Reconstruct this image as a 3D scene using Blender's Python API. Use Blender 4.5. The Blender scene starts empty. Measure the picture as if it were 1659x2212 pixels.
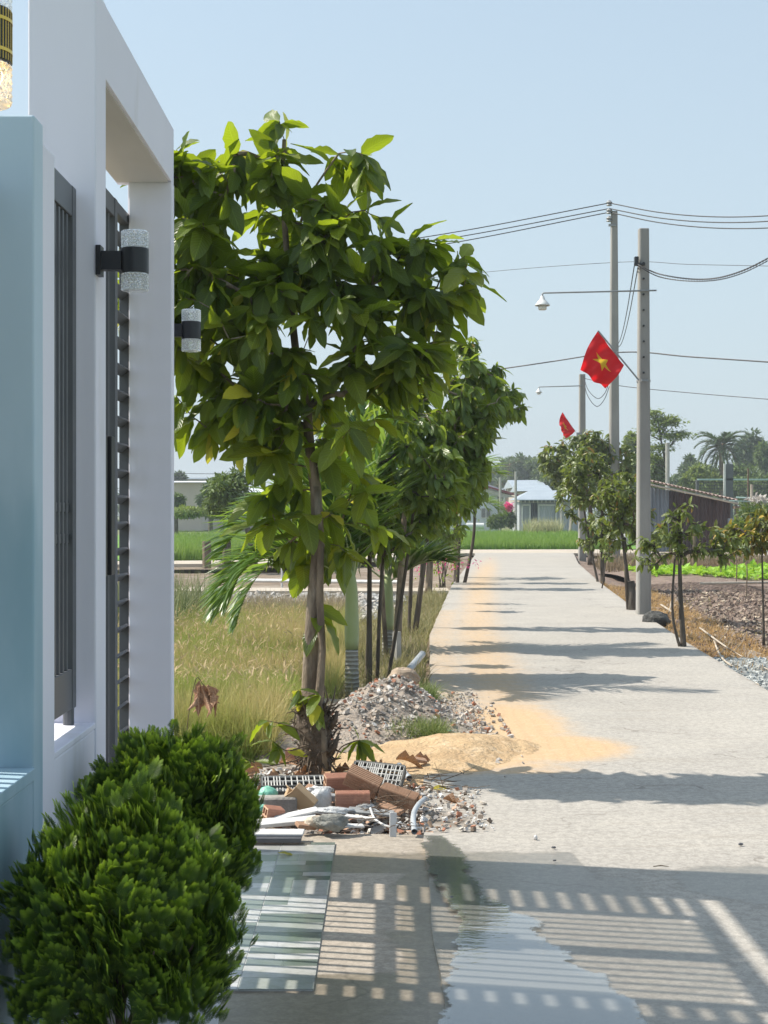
import bpy, math, random
import numpy as np
from mathutils import Vector, Matrix
R = math.radians
C = bpy.context.scene.collection
rng = np.random.default_rng(7)
# ------------------------------------------------------------------ camera, sky, sun, exposure
F = 3195.0; CX = 829.5; CY = 1104.5; H = 1.6
cam = bpy.data.cameras.new("camera"); camo = bpy.data.objects.new("camera", cam); C.objects.link(camo)
cam.sensor_fit = 'VERTICAL'; cam.sensor_height = 36; cam.lens = 52.0
cam.clip_start = 0.05; cam.clip_end = 5000
camo.location = (0, 0, H); camo.rotation_euler = (R(90), 0, 0)
bpy.context.scene.camera = camo
SUN_EL = 49.5; SUN_AZ = -78.0          # azimuth measured from +Y towards +X
w = bpy.data.worlds.new("World"); bpy.context.scene.world = w; w.use_nodes = True
wn = w.node_tree; bg = wn.nodes['Background']
sky = wn.nodes.new('ShaderNodeTexSky'); sky.sky_type = 'NISHITA'; sky.sun_disc = False
sky.sun_elevation = R(SUN_EL); sky.sun_rotation = R(SUN_AZ)
sky.altitude = 0; sky.air_density = 1.0; sky.dust_density = 2.0; sky.ozone_density = 2.0
wb = wn.nodes.new('ShaderNodeMix'); wb.data_type = 'RGBA'; wb.blend_type = 'MULTIPLY'; wb.inputs[0].default_value = 1; wb.inputs[7].default_value = (1.02, 1.12, 1.02, 1)   # camera white balance
wn.links.new(sky.outputs[0], wb.inputs[6])
# milky tropical air: the dome whitens towards the horizon
wc = wn.nodes.new('ShaderNodeTexCoord'); wsx = wn.nodes.new('ShaderNodeSeparateXYZ'); wn.links.new(wc.outputs['Generated'], wsx.inputs[0])
wr = wn.nodes.new('ShaderNodeMapRange'); wr.clamp = True; wn.links.new(wsx.outputs[2], wr.inputs[0]); wr.inputs[1].default_value = 0; wr.inputs[2].default_value = .55; wr.inputs[3].default_value = .92; wr.inputs[4].default_value = .45
wm_ = wn.nodes.new('ShaderNodeMix'); wm_.data_type = 'RGBA'; wn.links.new(wr.outputs[0], wm_.inputs[0]); wn.links.new(wb.outputs[2], wm_.inputs[6]); wm_.inputs[7].default_value = (2.82, 3.27, 3.62, 1)
wn.links.new(wm_.outputs[2], bg.inputs[0]); bg.inputs[1].default_value = 0.15
sl = bpy.data.lights.new("sun", 'SUN'); sl.energy = 4.2; sl.angle = R(0.55); sl.color = (1, 0.93, 0.82)
so = bpy.data.objects.new("sun", sl); C.objects.link(so)
sd = Vector((math.sin(R(SUN_AZ))*math.cos(R(SUN_EL)), math.cos(R(SUN_AZ))*math.cos(R(SUN_EL)), math.sin(R(SUN_EL))))
so.rotation_euler = sd.to_track_quat('Z', 'Y').to_euler(); so.location = (-20, 10, 30)
vs = bpy.context.scene.view_settings
vs.view_transform = 'Standard'; vs.look = 'None'; vs.gamma = 1; vs.exposure = 0.55
try: vs.use_curve_mapping = False
except Exception: pass

def P(px, py, Y):
    """point at distance Y seen at (px, py) of the 1659-wide photograph"""
    return np.array([(px-CX)/F*Y, Y, H-(py-CY)/F*Y])

# ------------------------------------------------------------------ materials
def nt(name):
    m = bpy.data.materials.new(name); m.use_nodes = True
    t = m.node_tree; t.nodes.clear()
    return m, t
def N(t, typ, **kw):
    n = t.nodes.new(typ)
    for k, v in kw.items():
        if k.startswith('_'): setattr(n, k[1:], v)
        else:
            n.inputs[k.replace('__', ' ')].default_value = v
    return n
def L(t, a, b): t.links.new(a, b)
def mathn(t, op, a, b=None, c=None, clamp=False):
    n = t.nodes.new('ShaderNodeMath'); n.operation = op; n.use_clamp = clamp
    for i, v in enumerate((a, b, c)):
        if v is None: continue
        if isinstance(v, (int, float)): n.inputs[i].default_value = v
        else: t.links.new(v, n.inputs[i])
    return n.outputs[0]
def mixc(t, fac, a, b, blend='MIX'):
    n = t.nodes.new('ShaderNodeMix'); n.data_type = 'RGBA'; n.blend_type = blend
    for s, v in ((n.inputs[0], fac), (n.inputs[6], a), (n.inputs[7], b)):
        if isinstance(v, (int, float)): s.default_value = v
        elif isinstance(v, tuple): s.default_value = (*v, 1) if len(v) == 3 else v
        else: t.links.new(v, s)
    return n.outputs[2]
def noise(t, vec, scale, detail=4, rough=0.55, dist=0.0):
    n = t.nodes.new('ShaderNodeTexNoise'); n.inputs['Scale'].default_value = scale
    n.inputs['Detail'].default_value = detail; n.inputs['Roughness'].default_value = rough
    n.inputs['Distortion'].default_value = dist
    if vec is not None: t.links.new(vec, n.inputs['Vector'])
    return n.outputs[0]
def ramp(t, fac, lo, hi):
    n = t.nodes.new('ShaderNodeMapRange'); n.clamp = True; n.interpolation_type = 'SMOOTHSTEP'
    t.links.new(fac, n.inputs[0]); n.inputs[1].default_value = lo; n.inputs[2].default_value = hi
    return n.outputs[0]
def coords(t, scale=None):
    n = t.nodes.new('ShaderNodeTexCoord')
    if scale is None: return n.outputs['Object']
    m = t.nodes.new('ShaderNodeMapping'); m.inputs['Scale'].default_value = scale
    t.links.new(n.outputs['Object'], m.inputs[0]); return m.outputs[0]
def attr(t, name):
    n = t.nodes.new('ShaderNodeAttribute'); n.attribute_name = name; return n
def princ(t, col=None, rough=0.8, **kw):
    p = t.nodes.new('ShaderNodeBsdfPrincipled')
    if isinstance(col, tuple): p.inputs['Base Color'].default_value = (*col, 1)
    elif col is not None: t.links.new(col, p.inputs['Base Color'])
    if isinstance(rough, (int, float)): p.inputs['Roughness'].default_value = rough
    else: t.links.new(rough, p.inputs['Roughness'])
    for k, v in kw.items(): p.inputs[k.replace('__', ' ')].default_value = v
    return p
def out(t, sh):
    o = t.nodes.new('ShaderNodeOutputMaterial'); t.links.new(sh, o.inputs[0])
def bump(t, h, p, strength=0.3, dist=0.01):
    b = t.nodes.new('ShaderNodeBump'); b.inputs['Strength'].default_value = strength; b.inputs['Distance'].default_value = dist
    t.links.new(h, b.inputs['Height']); t.links.new(b.outputs[0], p.inputs['Normal'])
def M(name, c1, c2=None, scale=6, rough=0.8, bs=0.3, bscale=40, bd=0.01, stretch=None, lo=0.3, hi=0.7, c3=None, s3=1.2, lo3=.5, hi3=.75, **kw):
    """two-tone noisy surface with bump, optional third tone in patches"""
    m, t = nt(name); v = coords(t, stretch)
    c2 = c2 or tuple(x*0.8 for x in c1)
    col = mixc(t, ramp(t, noise(t, v, scale, 6), lo, hi), c1, c2)
    if c3: col = mixc(t, ramp(t, noise(t, v, s3, 5), lo3, hi3), col, c3)
    p = princ(t, col, rough, **kw)
    if bs: bump(t, noise(t, v, bscale, 6), p, bs, bd)
    out(t, p.outputs[0]); return m
def leafmat(name, dark, light, trans, yellow=None, gloss=0.38, tf=0.35, vein=14, yl=0.9):
    m, t = nt(name)
    uv = attr(t, 'luv').outputs['Vector']; r = attr(t, 'rnd').outputs['Fac']
    sx = t.nodes.new('ShaderNodeSeparateXYZ'); L(t, uv, sx.inputs[0])
    col = mixc(t, r, dark, light); tc = trans
    ax = mathn(t, 'ABSOLUTE', sx.outputs[0])
    ph = mathn(t, 'SUBTRACT', sx.outputs[1], mathn(t, 'MULTIPLY', ax, 0.22))
    wv = mathn(t, 'SINE', mathn(t, 'MULTIPLY', ph, vein*6.283))
    v1 = mathn(t, 'POWER', mathn(t, 'MULTIPLY_ADD', wv, 0.5, 0.5), 6.0)
    mid = ramp(t, ax, 0.09, 0.02)
    vv = mathn(t, 'MAXIMUM', mathn(t, 'MULTIPLY', v1, 0.35), mathn(t, 'MULTIPLY', mid, 0.8))
    col = mixc(t, vv, col, tuple(min(1, x*1.9+.01) for x in light))
    if yellow:
        yf = ramp(t, r, yl, yl+0.02); col = mixc(t, yf, col, yellow)
        tc = mixc(t, yf, trans, yellow)
    p = princ(t, col, gloss); bump(t, wv, p, 0.35, 0.004)
    tr = t.nodes.new('ShaderNodeBsdfTranslucent')
    if isinstance(tc, tuple): tr.inputs[0].default_value = (*tc, 1)
    else: L(t, tc, tr.inputs[0])
    mx = t.nodes.new('ShaderNodeMixShader'); mx.inputs[0].default_value = tf
    L(t, p.outputs[0], mx.inputs[1]); L(t, tr.outputs[0], mx.inputs[2]); out(t, mx.outputs[0])
    return m

# ------------------------------------------------------------------ mesh builder
class MB:
    def __init__(s): s.v = []; s.f = {}; s.n = 0; s.uv = []; s.rn = []; s.extra = {}
    def add(s, verts, faces, uv=None, rn=0.5):
        verts = np.asarray(verts, float).reshape(-1, 3)
        for fa in (faces if isinstance(faces, list) and len(faces) and isinstance(faces[0], np.ndarray) else [faces]):
            groups = {}
            if isinstance(fa, np.ndarray): groups[fa.shape[1]] = fa
            else:
                for q in fa: groups.setdefault(len(q), []).append(q)
            for k, g in groups.items(): s.f.setdefault(k, []).append(np.asarray(g, np.int64)+s.n)
        s.v.append(verts)
        s.uv.append(np.zeros((len(verts), 2)) if uv is None else np.asarray(uv, float))
        s.rn.append(np.full(len(verts), rn) if np.isscalar(rn) else np.asarray(rn, float))
        s.n += len(verts); return s
    def box(s, a, b, rot=None, piv=None):
        a = np.minimum(np.array(a, float), np.array(b, float)) if False else np.array(a, float); b = np.array(b, float)
        v = np.array([[a[0] if i & 1 == 0 else b[0], a[1] if i & 2 == 0 else b[1], a[2] if i & 4 == 0 else b[2]] for i in range(8)])
        if rot is not None:
            piv = (a+b)/2 if piv is None else np.array(piv); v = (v-piv) @ np.array(rot).T + piv
        return s.add(v, [(0, 2, 3, 1), (4, 5, 7, 6), (0, 1, 5, 4), (2, 6, 7, 3), (0, 4, 6, 2), (1, 3, 7, 5)])
    def tube(s, pts, rad, n=8, cap=True, rn=0.5, squash=None):
        pts = np.asarray(pts, float); k = len(pts); rad = np.full(k, rad) if np.isscalar(rad) else np.asarray(rad, float)
        tan = np.gradient(pts, axis=0); tan /= np.linalg.norm(tan, axis=1)[:, None]+1e-9
        ref = np.array([0, 0, 1.]) if abs(tan[0][2]) < .9 else np.array([1., 0, 0])
        vs = []; x = None
        for i in range(k):
            if x is None: x = np.cross(tan[i], ref)
            else: x = x-tan[i]*np.dot(x, tan[i])
            x /= np.linalg.norm(x)+1e-9; y = np.cross(tan[i], x)
            a = np.arange(n)/n*2*math.pi
            vs.append(pts[i]+rad[i]*(np.cos(a)[:, None]*x+np.sin(a)[:, None]*y*(squash or 1)))
        vs = np.concatenate(vs)
        i, j = np.meshgrid(np.arange(k-1), np.arange(n), indexing='ij'); i = i.ravel(); j = j.ravel(); j2 = (j+1) % n
        fa = np.stack([i*n+j, i*n+j2, (i+1)*n+j2, (i+1)*n+j], 1)
        uvs = np.stack([np.tile(np.arange(n)/n, k), np.repeat(np.arange(k)/max(1, k-1), n)], 1)
        s.add(vs, fa, uvs, rn)
        if cap:
            s.f.setdefault(n, []).append(np.array([np.arange(n)[::-1]+s.n-len(vs)])); s.f.setdefault(n, []).append(np.array([np.arange(n)+s.n-n]))
        return s
    def lathe(s, c, prof, n=20, axis='z'):
        prof = np.array(prof, float); a = np.arange(n)/n*2*math.pi; k = len(prof)
        vs = np.array([[c[0]+r*math.cos(t), c[1]+r*math.sin(t), c[2]+z] for r, z in prof for t in a])
        i, j = np.meshgrid(np.arange(k-1), np.arange(n), indexing='ij'); i = i.ravel(); j = j.ravel(); j2 = (j+1) % n
        return s.add(vs, np.stack([i*n+j, i*n+j2, (i+1)*n+j2, (i+1)*n+j], 1))
    def inst(s, tv, tf, tuv, pos, mats, size, rn):
        """copies of a template: mats (K,3,3) columns are the template axes, size (K,) or (K,3)"""
        K = len(pos); size = np.asarray(size, float); size = size[:, None] if size.ndim == 1 else size
        v = np.einsum('kij,kvj->kvi', mats, tv[None]*(size[:, None, :] if size.shape[1] == 3 else size[:, :, None])) + pos[:, None, :]
        off = (np.arange(K)*len(tv))[:, None, None]
        fl = [(np.asarray(fa)[None]+off).reshape(-1, fa.shape[1]) for fa in tf]
        return s.add(v.reshape(-1, 3), fl, np.tile(tuv, (K, 1)), np.repeat(rn, len(tv)))
    def build(s, name, mat, parent=None, smooth=False, origin=None, attrs=False):
        v = np.concatenate(s.v) if s.v else np.zeros((0, 3))
        if origin is not None: v = v-np.array(origin)
        me = bpy.data.meshes.new(name)
        loops = []; starts = []; tot = 0
        for k, gs in s.f.items():
            g = np.concatenate(gs); loops.append(g.ravel()); starts.append(np.arange(len(g))*k+tot); tot += g.size
        lp = np.concatenate(loops); st = np.concatenate(starts)
        me.vertices.add(len(v)); me.vertices.foreach_set('co', v.ravel().astype(np.float32))
        me.loops.add(len(lp)); me.loops.foreach_set('vertex_index', lp.astype(np.int32))
        me.polygons.add(len(st)); me.polygons.foreach_set('loop_start', st.astype(np.int32))
        me.update(calc_edges=True); me.validate()
        if attrs:
            a = me.attributes.new('luv', 'FLOAT_VECTOR', 'POINT')
            uv = np.concatenate(s.uv); a.data.foreach_set('vector', np.c_[uv, np.zeros(len(uv))].ravel().astype(np.float32))
            a = me.attributes.new('rnd', 'FLOAT', 'POINT'); a.data.foreach_set('value', np.concatenate(s.rn).astype(np.float32))
        for k, val in s.extra.items():
            a = me.attributes.new(k, 'FLOAT', 'POINT'); a.data.foreach_set('value', np.asarray(val, np.float32))
        me.polygons.foreach_set('use_smooth', np.full(len(st), bool(smooth)))
        for mm in (mat if isinstance(mat, list) else [mat]): me.materials.append(mm)
        o = bpy.data.objects.new(name, me); C.objects.link(o)
        if parent is not None: o.parent = parent
        elif origin is not None: o.location = origin
        return o
    def on(s, name, mat, parent, **kw): return s.build(name, mat, parent, origin=[a for a in world_loc(parent)], **kw)
def world_loc(o):
    l = np.zeros(3)
    while o is not None: l = l+np.array(o.location); o = o.parent
    return l
def tag(o, label=None, cat=None, group=None, kind=None):
    if label: o['label'] = label
    if cat: o['category'] = cat
    if group: o['group'] = group
    if kind: o['kind'] = kind
    return o
def thing(name, label, cat, loc=(0, 0, 0), group=None):
    o = bpy.data.objects.new(name, None); C.objects.link(o); o.location = tuple(float(a) for a in loc); o.empty_display_size = .1
    return tag(o, label, cat, group)
def bevel(o, wd=0.004, seg=2):
    b = o.modifiers.new('bevel', 'BEVEL'); b.width = wd; b.segments = seg; b.limit_method = 'ANGLE'; return o
def rotm(rx=0, ry=0, rz=0):
    return np.array(Matrix.Rotation(rz, 3, 'Z') @ Matrix.Rotation(ry, 3, 'Y') @ Matrix.Rotation(rx, 3, 'X'))
def nrm(v): return v/(np.linalg.norm(v, axis=-1, keepdims=True)+1e-9)
def frames(d, up=None, jit=0.35, roll=0.0, g=None):
    g = g or rng
    d = nrm(d); up = np.array([0, 0, 1.]) if up is None else up
    u = up+g.normal(0, jit, d.shape)
    x = nrm(np.cross(d, u)); z = np.cross(x, d)
    return np.stack([x, d, z], -1)
# smooth value noise on numpy arrays
def vnoise(x, y, seed=0):
    g = np.random.default_rng(seed); tab = g.random((256, 256))
    xi = np.floor(x).astype(int); yi = np.floor(y).astype(int); fx = x-xi; fy = y-yi
    fx = fx*fx*(3-2*fx); fy = fy*fy*(3-2*fy); t = lambda a, b: tab[a % 256, b % 256]
    return (t(xi, yi)*(1-fx)+t(xi+1, yi)*fx)*(1-fy)+(t(xi, yi+1)*(1-fx)+t(xi+1, yi+1)*fx)*fy
def fbm(x, y, o=4, seed=0):
    s = 0; a = .5; 
    for i in range(o): s = s+a*vnoise(x*2**i+i*17.3, y*2**i+i*5.1, seed+i); a *= .5
    return s
def grid(xs, ys, zf):
    X, Y = np.meshgrid(xs, ys, indexing='ij'); Z = zf(X, Y); v = np.stack([X, Y, Z], -1).reshape(-1, 3)
    n = len(ys); i, j = np.meshgrid(np.arange(len(xs)-1), np.arange(n-1), indexing='ij'); i = i.ravel(); j = j.ravel()
    return v, np.stack([i*n+j, (i+1)*n+j, (i+1)*n+j+1, i*n+j+1], 1)

# ------------------------------------------------------------------ leaf templates
def leaf_t(nl=8, wid=0.42, droop=0.25, fold=0.12, ripple=0.04, waist=.5):
    xs = np.array([-1, -.5, 0, .5, 1.]); ys = np.linspace(0, 1, nl+1)
    v = []; uv = []
    for i, y in enumerate(ys):
        wd = wid*.5*(math.sin(math.pi*min(1, (y*.93+.02))**(.8))**.75) if 0 < y < 1 else 0.004
        wd *= 1+ripple*1.5*math.sin(i*2.6)
        for x in xs:
            z = fold*abs(x)*wd*2.0 - droop*y*y + ripple*math.sin(y*19+abs(x)*2)*abs(x)*.5
            v.append((x*wd, y, z)); uv.append((x, y))
    f = [(i*5+j, i*5+j+1, (i+1)*5+j+1, (i+1)*5+j) for i in range(nl) for j in range(4)]
    return np.array(v), [np.array(f)], np.array(uv)
def leaf_s(wid=0.38, droop=0.2, fold=.15):
    ys = [0, .3, .65, 1]; ws = [.02, 1, .8, .0]
    v = []; uv = []
    for y, ww in zip(ys, ws):
        for x in (-1, 0, 1): v.append((x*ww*wid/2, y, abs(x)*ww*fold*wid-droop*y*y)); uv.append((x, y))
    f = [(i*3+j, i*3+j+1, (i+1)*3+j+1, (i+1)*3+j) for i in range(3) for j in range(2)]
    return np.array(v), [np.array(f)], np.array(uv)
BIG = leaf_t(); MID = leaf_t(5, .40, .3, .15, .03); SML = leaf_s()

def skeleton(trunk, tr, tips, g, tipr=0.004, upbias=0.3):
    """branches reaching every tip from the trunk polyline; returns list of (pts, radii) and tip directions"""
    trunk = np.asarray(trunk, float); dens = []
    for a, b in zip(trunk[:-1], trunk[1:]):
        k = max(2, int(np.linalg.norm(b-a)/.15)); dens += [a+(b-a)*i/k for i in range(k)]
    dens.append(trunk[-1]); nodes = [np.array(p) for p in dens]; par = [-1]+list(range(len(dens)-1)); nt_ = len(dens)
    start = int(nt_*tr.get('from', .5)); cnt = [0]*nt_; chains = []
    order = np.argsort([np.min(np.linalg.norm(np.array(nodes[start:])-t, axis=1)) for t in tips])
    dirs = [None]*len(tips); NA = np.array(nodes)
    for ti in order:
        t = tips[ti]; d = t-NA[start:]; dist = np.linalg.norm(d, axis=1)
        cost = dist - upbias*d[:, 2]*.6 + .6*np.maximum(0, -d[:, 2]-.1)
        j = int(np.argmin(cost))+start
        a = nodes[j]; ln = np.linalg.norm(t-a); k = max(2, int(ln/.15)+1)
        mid = (a+t)/2+g.normal(0, .09, 3)*ln+np.array([0, 0, .10*ln])
        pts = [a]; prev = j; idx = [j]; new = []
        for q in range(1, k+1):
            u = q/k; p = (1-u)**2*a+2*u*(1-u)*mid+u*u*t; nodes.append(p); par.append(prev); cnt.append(0); prev = len(nodes)-1; pts.append(p); idx.append(prev); new.append(p)
        NA = np.vstack([NA, new]); q = prev
        while q >= 0: cnt[q] += 1; q = par[q]
        dirs[ti] = pts[-1]-pts[-2]; chains.append(idx)
    out_ = []
    for idx in chains:
        out_.append((np.array([nodes[i] for i in idx]), np.array([tipr*max(1, cnt[i if n else idx[1]])**.5 for n, i in enumerate(idx)])))
    return out_, nrm(np.array(dirs))
def blobs(spec, Y, n, g, dz=None, shell=.55):
    """sample points in ellipsoids given in picture units at distance Y: (px,py,rx,ry[,dy,ry_depth])"""
    vol = np.array([b[2]*b[3] for b in spec], float)**.9; pk = g.choice(len(spec), n, p=vol/vol.sum()); s = Y/F; o = []
    for k in pk:
        b = spec[k]; d = nrm(g.normal(size=3))*(shell+(1-shell)*g.random())**.6
        c = P(b[0], b[1], Y); dy = b[4] if len(b) > 4 else 0; rd = b[5] if len(b) > 5 else (b[2]+b[3])/2*s
        o.append([c[0]+d[0]*b[2]*s, c[1]+dy+d[1]*rd, c[2]+d[2]*b[3]*s])
    return np.array(o)
def rosettes(tips, dirs, k, size, g, spread=.9, droop=.5, jit=.35, back=.12, sj=.42, upright=0.0):
    pos = []; dd = []
    for t, d in zip(tips, dirs):
        x = nrm(np.cross(d, [0.3, .2, 1.])); y = np.cross(d, x); ph = g.random()*6.28; kk = max(2, int(k*(.7+.6*g.random())))
        for i in range(kk):
            a = ph+i*2.4; r = x*math.cos(a)+y*math.sin(a)
            v = d*(.55-.3*g.random()+upright)+r*spread*(.6+.6*g.random()); v = nrm(v); v[2] -= droop*(.4+.9*g.random())
            pos.append(t-d*back*g.random()*(i/kk)*2); dd.append(v)
    pos = np.array(pos); dd = np.array(dd); fr = frames(dd, jit=jit, g=g)
    sz = size*(1+sj*(g.random(len(pos))*2-1)); return pos, fr, sz
def make_tree(name, label, cat, trunk, r0, r1, tips, leafT, k, size, lmat, bmat, g, group=None, spread=.9, droop=.5, frm=.5, tipr=.004,
              extra_stems=(), jit=.35, rnf=None, back=.12, upbias=.3):
    base = np.array(trunk[0]); root = thing(name, label, cat, base, group)
    tr = np.array(trunk, float); tt = np.linspace(0, 1, len(tr))
    m = MB(); rad = r0+(r1-r0)*tt**.8; m.tube(tr, rad, 12, rn=.5)
    m.on('trunk', bmat, root, smooth=True)
    for st, a, b in extra_stems:
        st = np.array(st, float); q = MB(); q.tube(st, np.linspace(a, b, len(st)), 10); q.on('trunk', bmat, root, smooth=True)
    ch, dirs = skeleton(trunk, {'from': frm}, tips, g, tipr, upbias)
    mb = MB()
    for pts, rr in ch: mb.tube(pts, np.minimum(rr, r0*.8), 5, cap=False)
    mb.on('branches', bmat, root, smooth=True)
    pos, fr, sz = rosettes(tips, dirs, k, size, g, spread, droop, jit, back)
    c = MB(); rn = g.random(len(pos)) if rnf is None else rnf(pos, g)
    c.inst(*leafT, pos, fr, sz, rn); c.on('crown', lmat, root, attrs=True, smooth=True)
    return root
# ================================================================== GROUND AND ROAD
m_soil = M('soil', (.10, .075, .055), (.19, .145, .105), 3, .95, .8, 25, .03, c3=(.08, .09, .035), s3=.5)
m_far = M('far_ground', (.16, .17, .07), (.10, .14, .04), .05, .95, 0, c3=(.24, .2, .12), s3=.03)
LE = np.array([(7.31, .20), (9.4, .26), (12.3, .386), (19.3, .595), (25, .98), (31.8, 1.44), (42, 2.3), (56.4, 3.5), (60, 3.6)])
RE = np.array([(2, 3.25), (7, 3.25), (13.3, 3.44), (17.9, 3.7), (24.9, 4.2), (32.9, 4.84), (46.2, 6.07), (56.0, 7.2), (60, 7.6)])
def ledge(y): return np.interp(y, LE[:, 0], LE[:, 1])
def redge(y): return np.interp(y, RE[:, 0], RE[:, 1])

def concrete(name, c1, c2):
    m, t = nt(name); v = coords(t)
    n1 = noise(t, v, 1.3, 6, .6); n2 = noise(t, v, 9, 5, .6); n3 = noise(t, v, 75, 4, .75); n4 = noise(t, v, .45, 3); n5 = noise(t, v, 24, 8, .85); n6 = noise(t, coords(t, (.5, 5, 1)), 1.6, 6, .65)
    col = mixc(t, ramp(t, n1, .35, .65), c1, c2)
    col = mixc(t, mathn(t, 'MULTIPLY', ramp(t, n4, .5, .7), .45), col, tuple(a*.72 for a in c1))
    col = mixc(t, mathn(t, 'MULTIPLY', ramp(t, n5, .46, .60), .55), col, tuple(a*.62 for a in c1))
    col = mixc(t, mathn(t, 'MULTIPLY', ramp(t, n5, .54, .42), .40), col, tuple(min(1, a*1.3) for a in c1))
    col = mixc(t, mathn(t, 'MULTIPLY', ramp(t, n6, .5, .68), .24), col, (c1[0]*.72, c1[1]*.66, c1[2]*.58))
    col = mixc(t, mathn(t, 'MULTIPLY', ramp(t, n3, .42, .62), .38), col, tuple(a*.55 for a in c1))
    col = mixc(t, mathn(t, 'MULTIPLY', ramp(t, n3, .6, .72), .5), col, tuple(min(1, a*1.35) for a in c1))
    col = mixc(t, mathn(t, 'MULTIPLY', ramp(t, n2, .5, .62), .2), col, tuple(a*.6 for a in c1))
    vd = t.nodes.new('ShaderNodeTexVoronoi'); vd.feature = 'DISTANCE_TO_EDGE'; vd.inputs['Scale'].default_value = .42
    va = t.nodes.new('ShaderNodeVectorMath'); va.operation = 'ADD'; vn = t.nodes.new('ShaderNodeTexNoise'); vn.inputs['Scale'].default_value = 1.7; vn.inputs['Detail'].default_value = 8; L(t, v, vn.inputs['Vector'])
    L(t, v, va.inputs[0]); L(t, vn.outputs[1], va.inputs[1]); L(t, va.outputs[0], vd.inputs['Vector'])
    col = mixc(t, mathn(t, 'MULTIPLY', ramp(t, vd.outputs['Distance'], .006, .001), mathn(t, 'MULTIPLY', ramp(t, n1, .45, .6), .6)), col, (.16, .14, .12))
    # sand blown over the slab
    s = attr(t, 'sand').outputs['Fac']
    sm = mathn(t, 'ADD', s, mathn(t, 'MULTIPLY_ADD', noise(t, v, 7, 6, .7), .9, -.45))
    sm = mathn(t, 'ADD', sm, mathn(t, 'MULTIPLY_ADD', n3, .5, -.25))
    scol = mixc(t, ramp(t, noise(t, v, 60, 4), .35, .7), (.50, .325, .17), (.58, .41, .24))
    wv_ = t.nodes.new('ShaderNodeTexWave'); wv_.inputs['Scale'].default_value = 3.2; wv_.inputs['Distortion'].default_value = 9; wv_.inputs['Detail'].default_value = 4; wv_.inputs['Detail Scale'].default_value = .7; L(t, coords(t, (1, .35, 1)), wv_.inputs['Vector'])
    scol = mixc(t, mathn(t, 'MULTIPLY', mathn(t, 'POWER', wv_.outputs['Fac'], 3.0), .16), scol, (.34, .22, .12)); scol = mixc(t, mathn(t, 'MULTIPLY', ramp(t, noise(t, v, 11, 6, .7), .5, .7), .35), scol, (.62, .50, .36))
    col = mixc(t, mathn(t, 'MULTIPLY', ramp(t, sm, .12, 1.15), .9), col, scol)
    d = attr(t, 'dirt').outputs['Fac']
    dm = ramp(t, mathn(t, 'ADD', d, mathn(t, 'MULTIPLY_ADD', noise(t, v, 6, 6, .7), 1.0, -.5)), .35, .8)
    col = mixc(t, mathn(t, 'MULTIPLY', dm, .75), col, (.16, .125, .095))
    wt = attr(t, 'wet').outputs['Fac']
    wm = ramp(t, mathn(t, 'ADD', wt, mathn(t, 'MULTIPLY_ADD', noise(t, v, 2.2, 5, .65), .9, -.45)), .42, .58)
    wcol = mixc(t, 1.0, col, (.66, .64, .60), 'MULTIPLY')
    col = mixc(t, wm, col, wcol)
    rg = mathn(t, 'MULTIPLY_ADD', wm, -.62, .92)
    p = princ(t, col, rg); h = mathn(t, 'ADD', mathn(t, 'MULTIPLY', n3, .5), mathn(t, 'MULTIPLY', noise(t, v, 30, 5), .6))
    b = t.nodes.new('ShaderNodeBump'); b.inputs['Distance'].default_value = .008
    L(t, mathn(t, 'MULTIPLY_ADD', wm, -.28, .42), b.inputs['Strength']); L(t, h, b.inputs['Height']); L(t, b.outputs[0], p.inputs['Normal'])
    out(t, p.outputs[0]); return m
m_road = concrete('road_concrete', (.43, .40, .36), (.365, .34, .31))
m_drive = concrete('driveway_concrete', (.43, .37, .30), (.35, .31, .265))

def sand_f(x, y):
    c = np.exp(-(((x-.45)/.62)**2+((y-9.85)/.8)**2)**1.6)*1.3
    c = np.maximum(c, 1.15*np.exp(-(((x-1.05)/.62)**2+((y-10.05)/.62)**2)**2.2))
    c = np.maximum(c, .95*np.exp(-(((x-1.0)/.42)**2+((y-11.2)/1.5)**2)**1.5))
    tr = x-ledge(y); c = np.maximum(c, (.62*np.exp(-((tr-.62)/.42)**2)+.0)*(y > 9)*np.clip((62-y)/20, 0, 1))
    c = np.maximum(c, .5*np.exp(-((tr-.15)/.3)**2)*(y > 10)*(y < 24))
    return c*1.25
def wet_f(x, y):
    s = (x-.25)
    a = np.clip((7.0-y)/.25+.5, 0, 1)*np.where(x < .9, 1, .35)*.75
    a = np.maximum(a, 1.0*np.exp(-(((x-.55)/.75)**2+((y-5.3)/1.6)**2)**2))
    a = np.maximum(a, .75*np.exp(-(((x-1.55)/.35)**2+((y-6.4)/.45)**2)**2))
    a = np.where((x < .1) & (y < 6.6) & (y > 5.15), .42+.2*np.sin(x*9), a)
    return a
def dirt_f(x, y):
    tl = x-ledge(y); t2 = redge(y)-x
    a = .8*np.exp(-(((x-.35)/.22)**2+((y-7.7)/.30)**2)); a = np.maximum(a, .55*np.exp(-(t2/.12)))
    a = np.maximum(a, .35*np.exp(-(np.maximum(tl, 0)/.10))*(y > 8)); a = np.maximum(a, .5*np.exp(-((tl-.1)/.25)**2)*(y > 10.3)*(y < 12.6))
    return a
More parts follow.
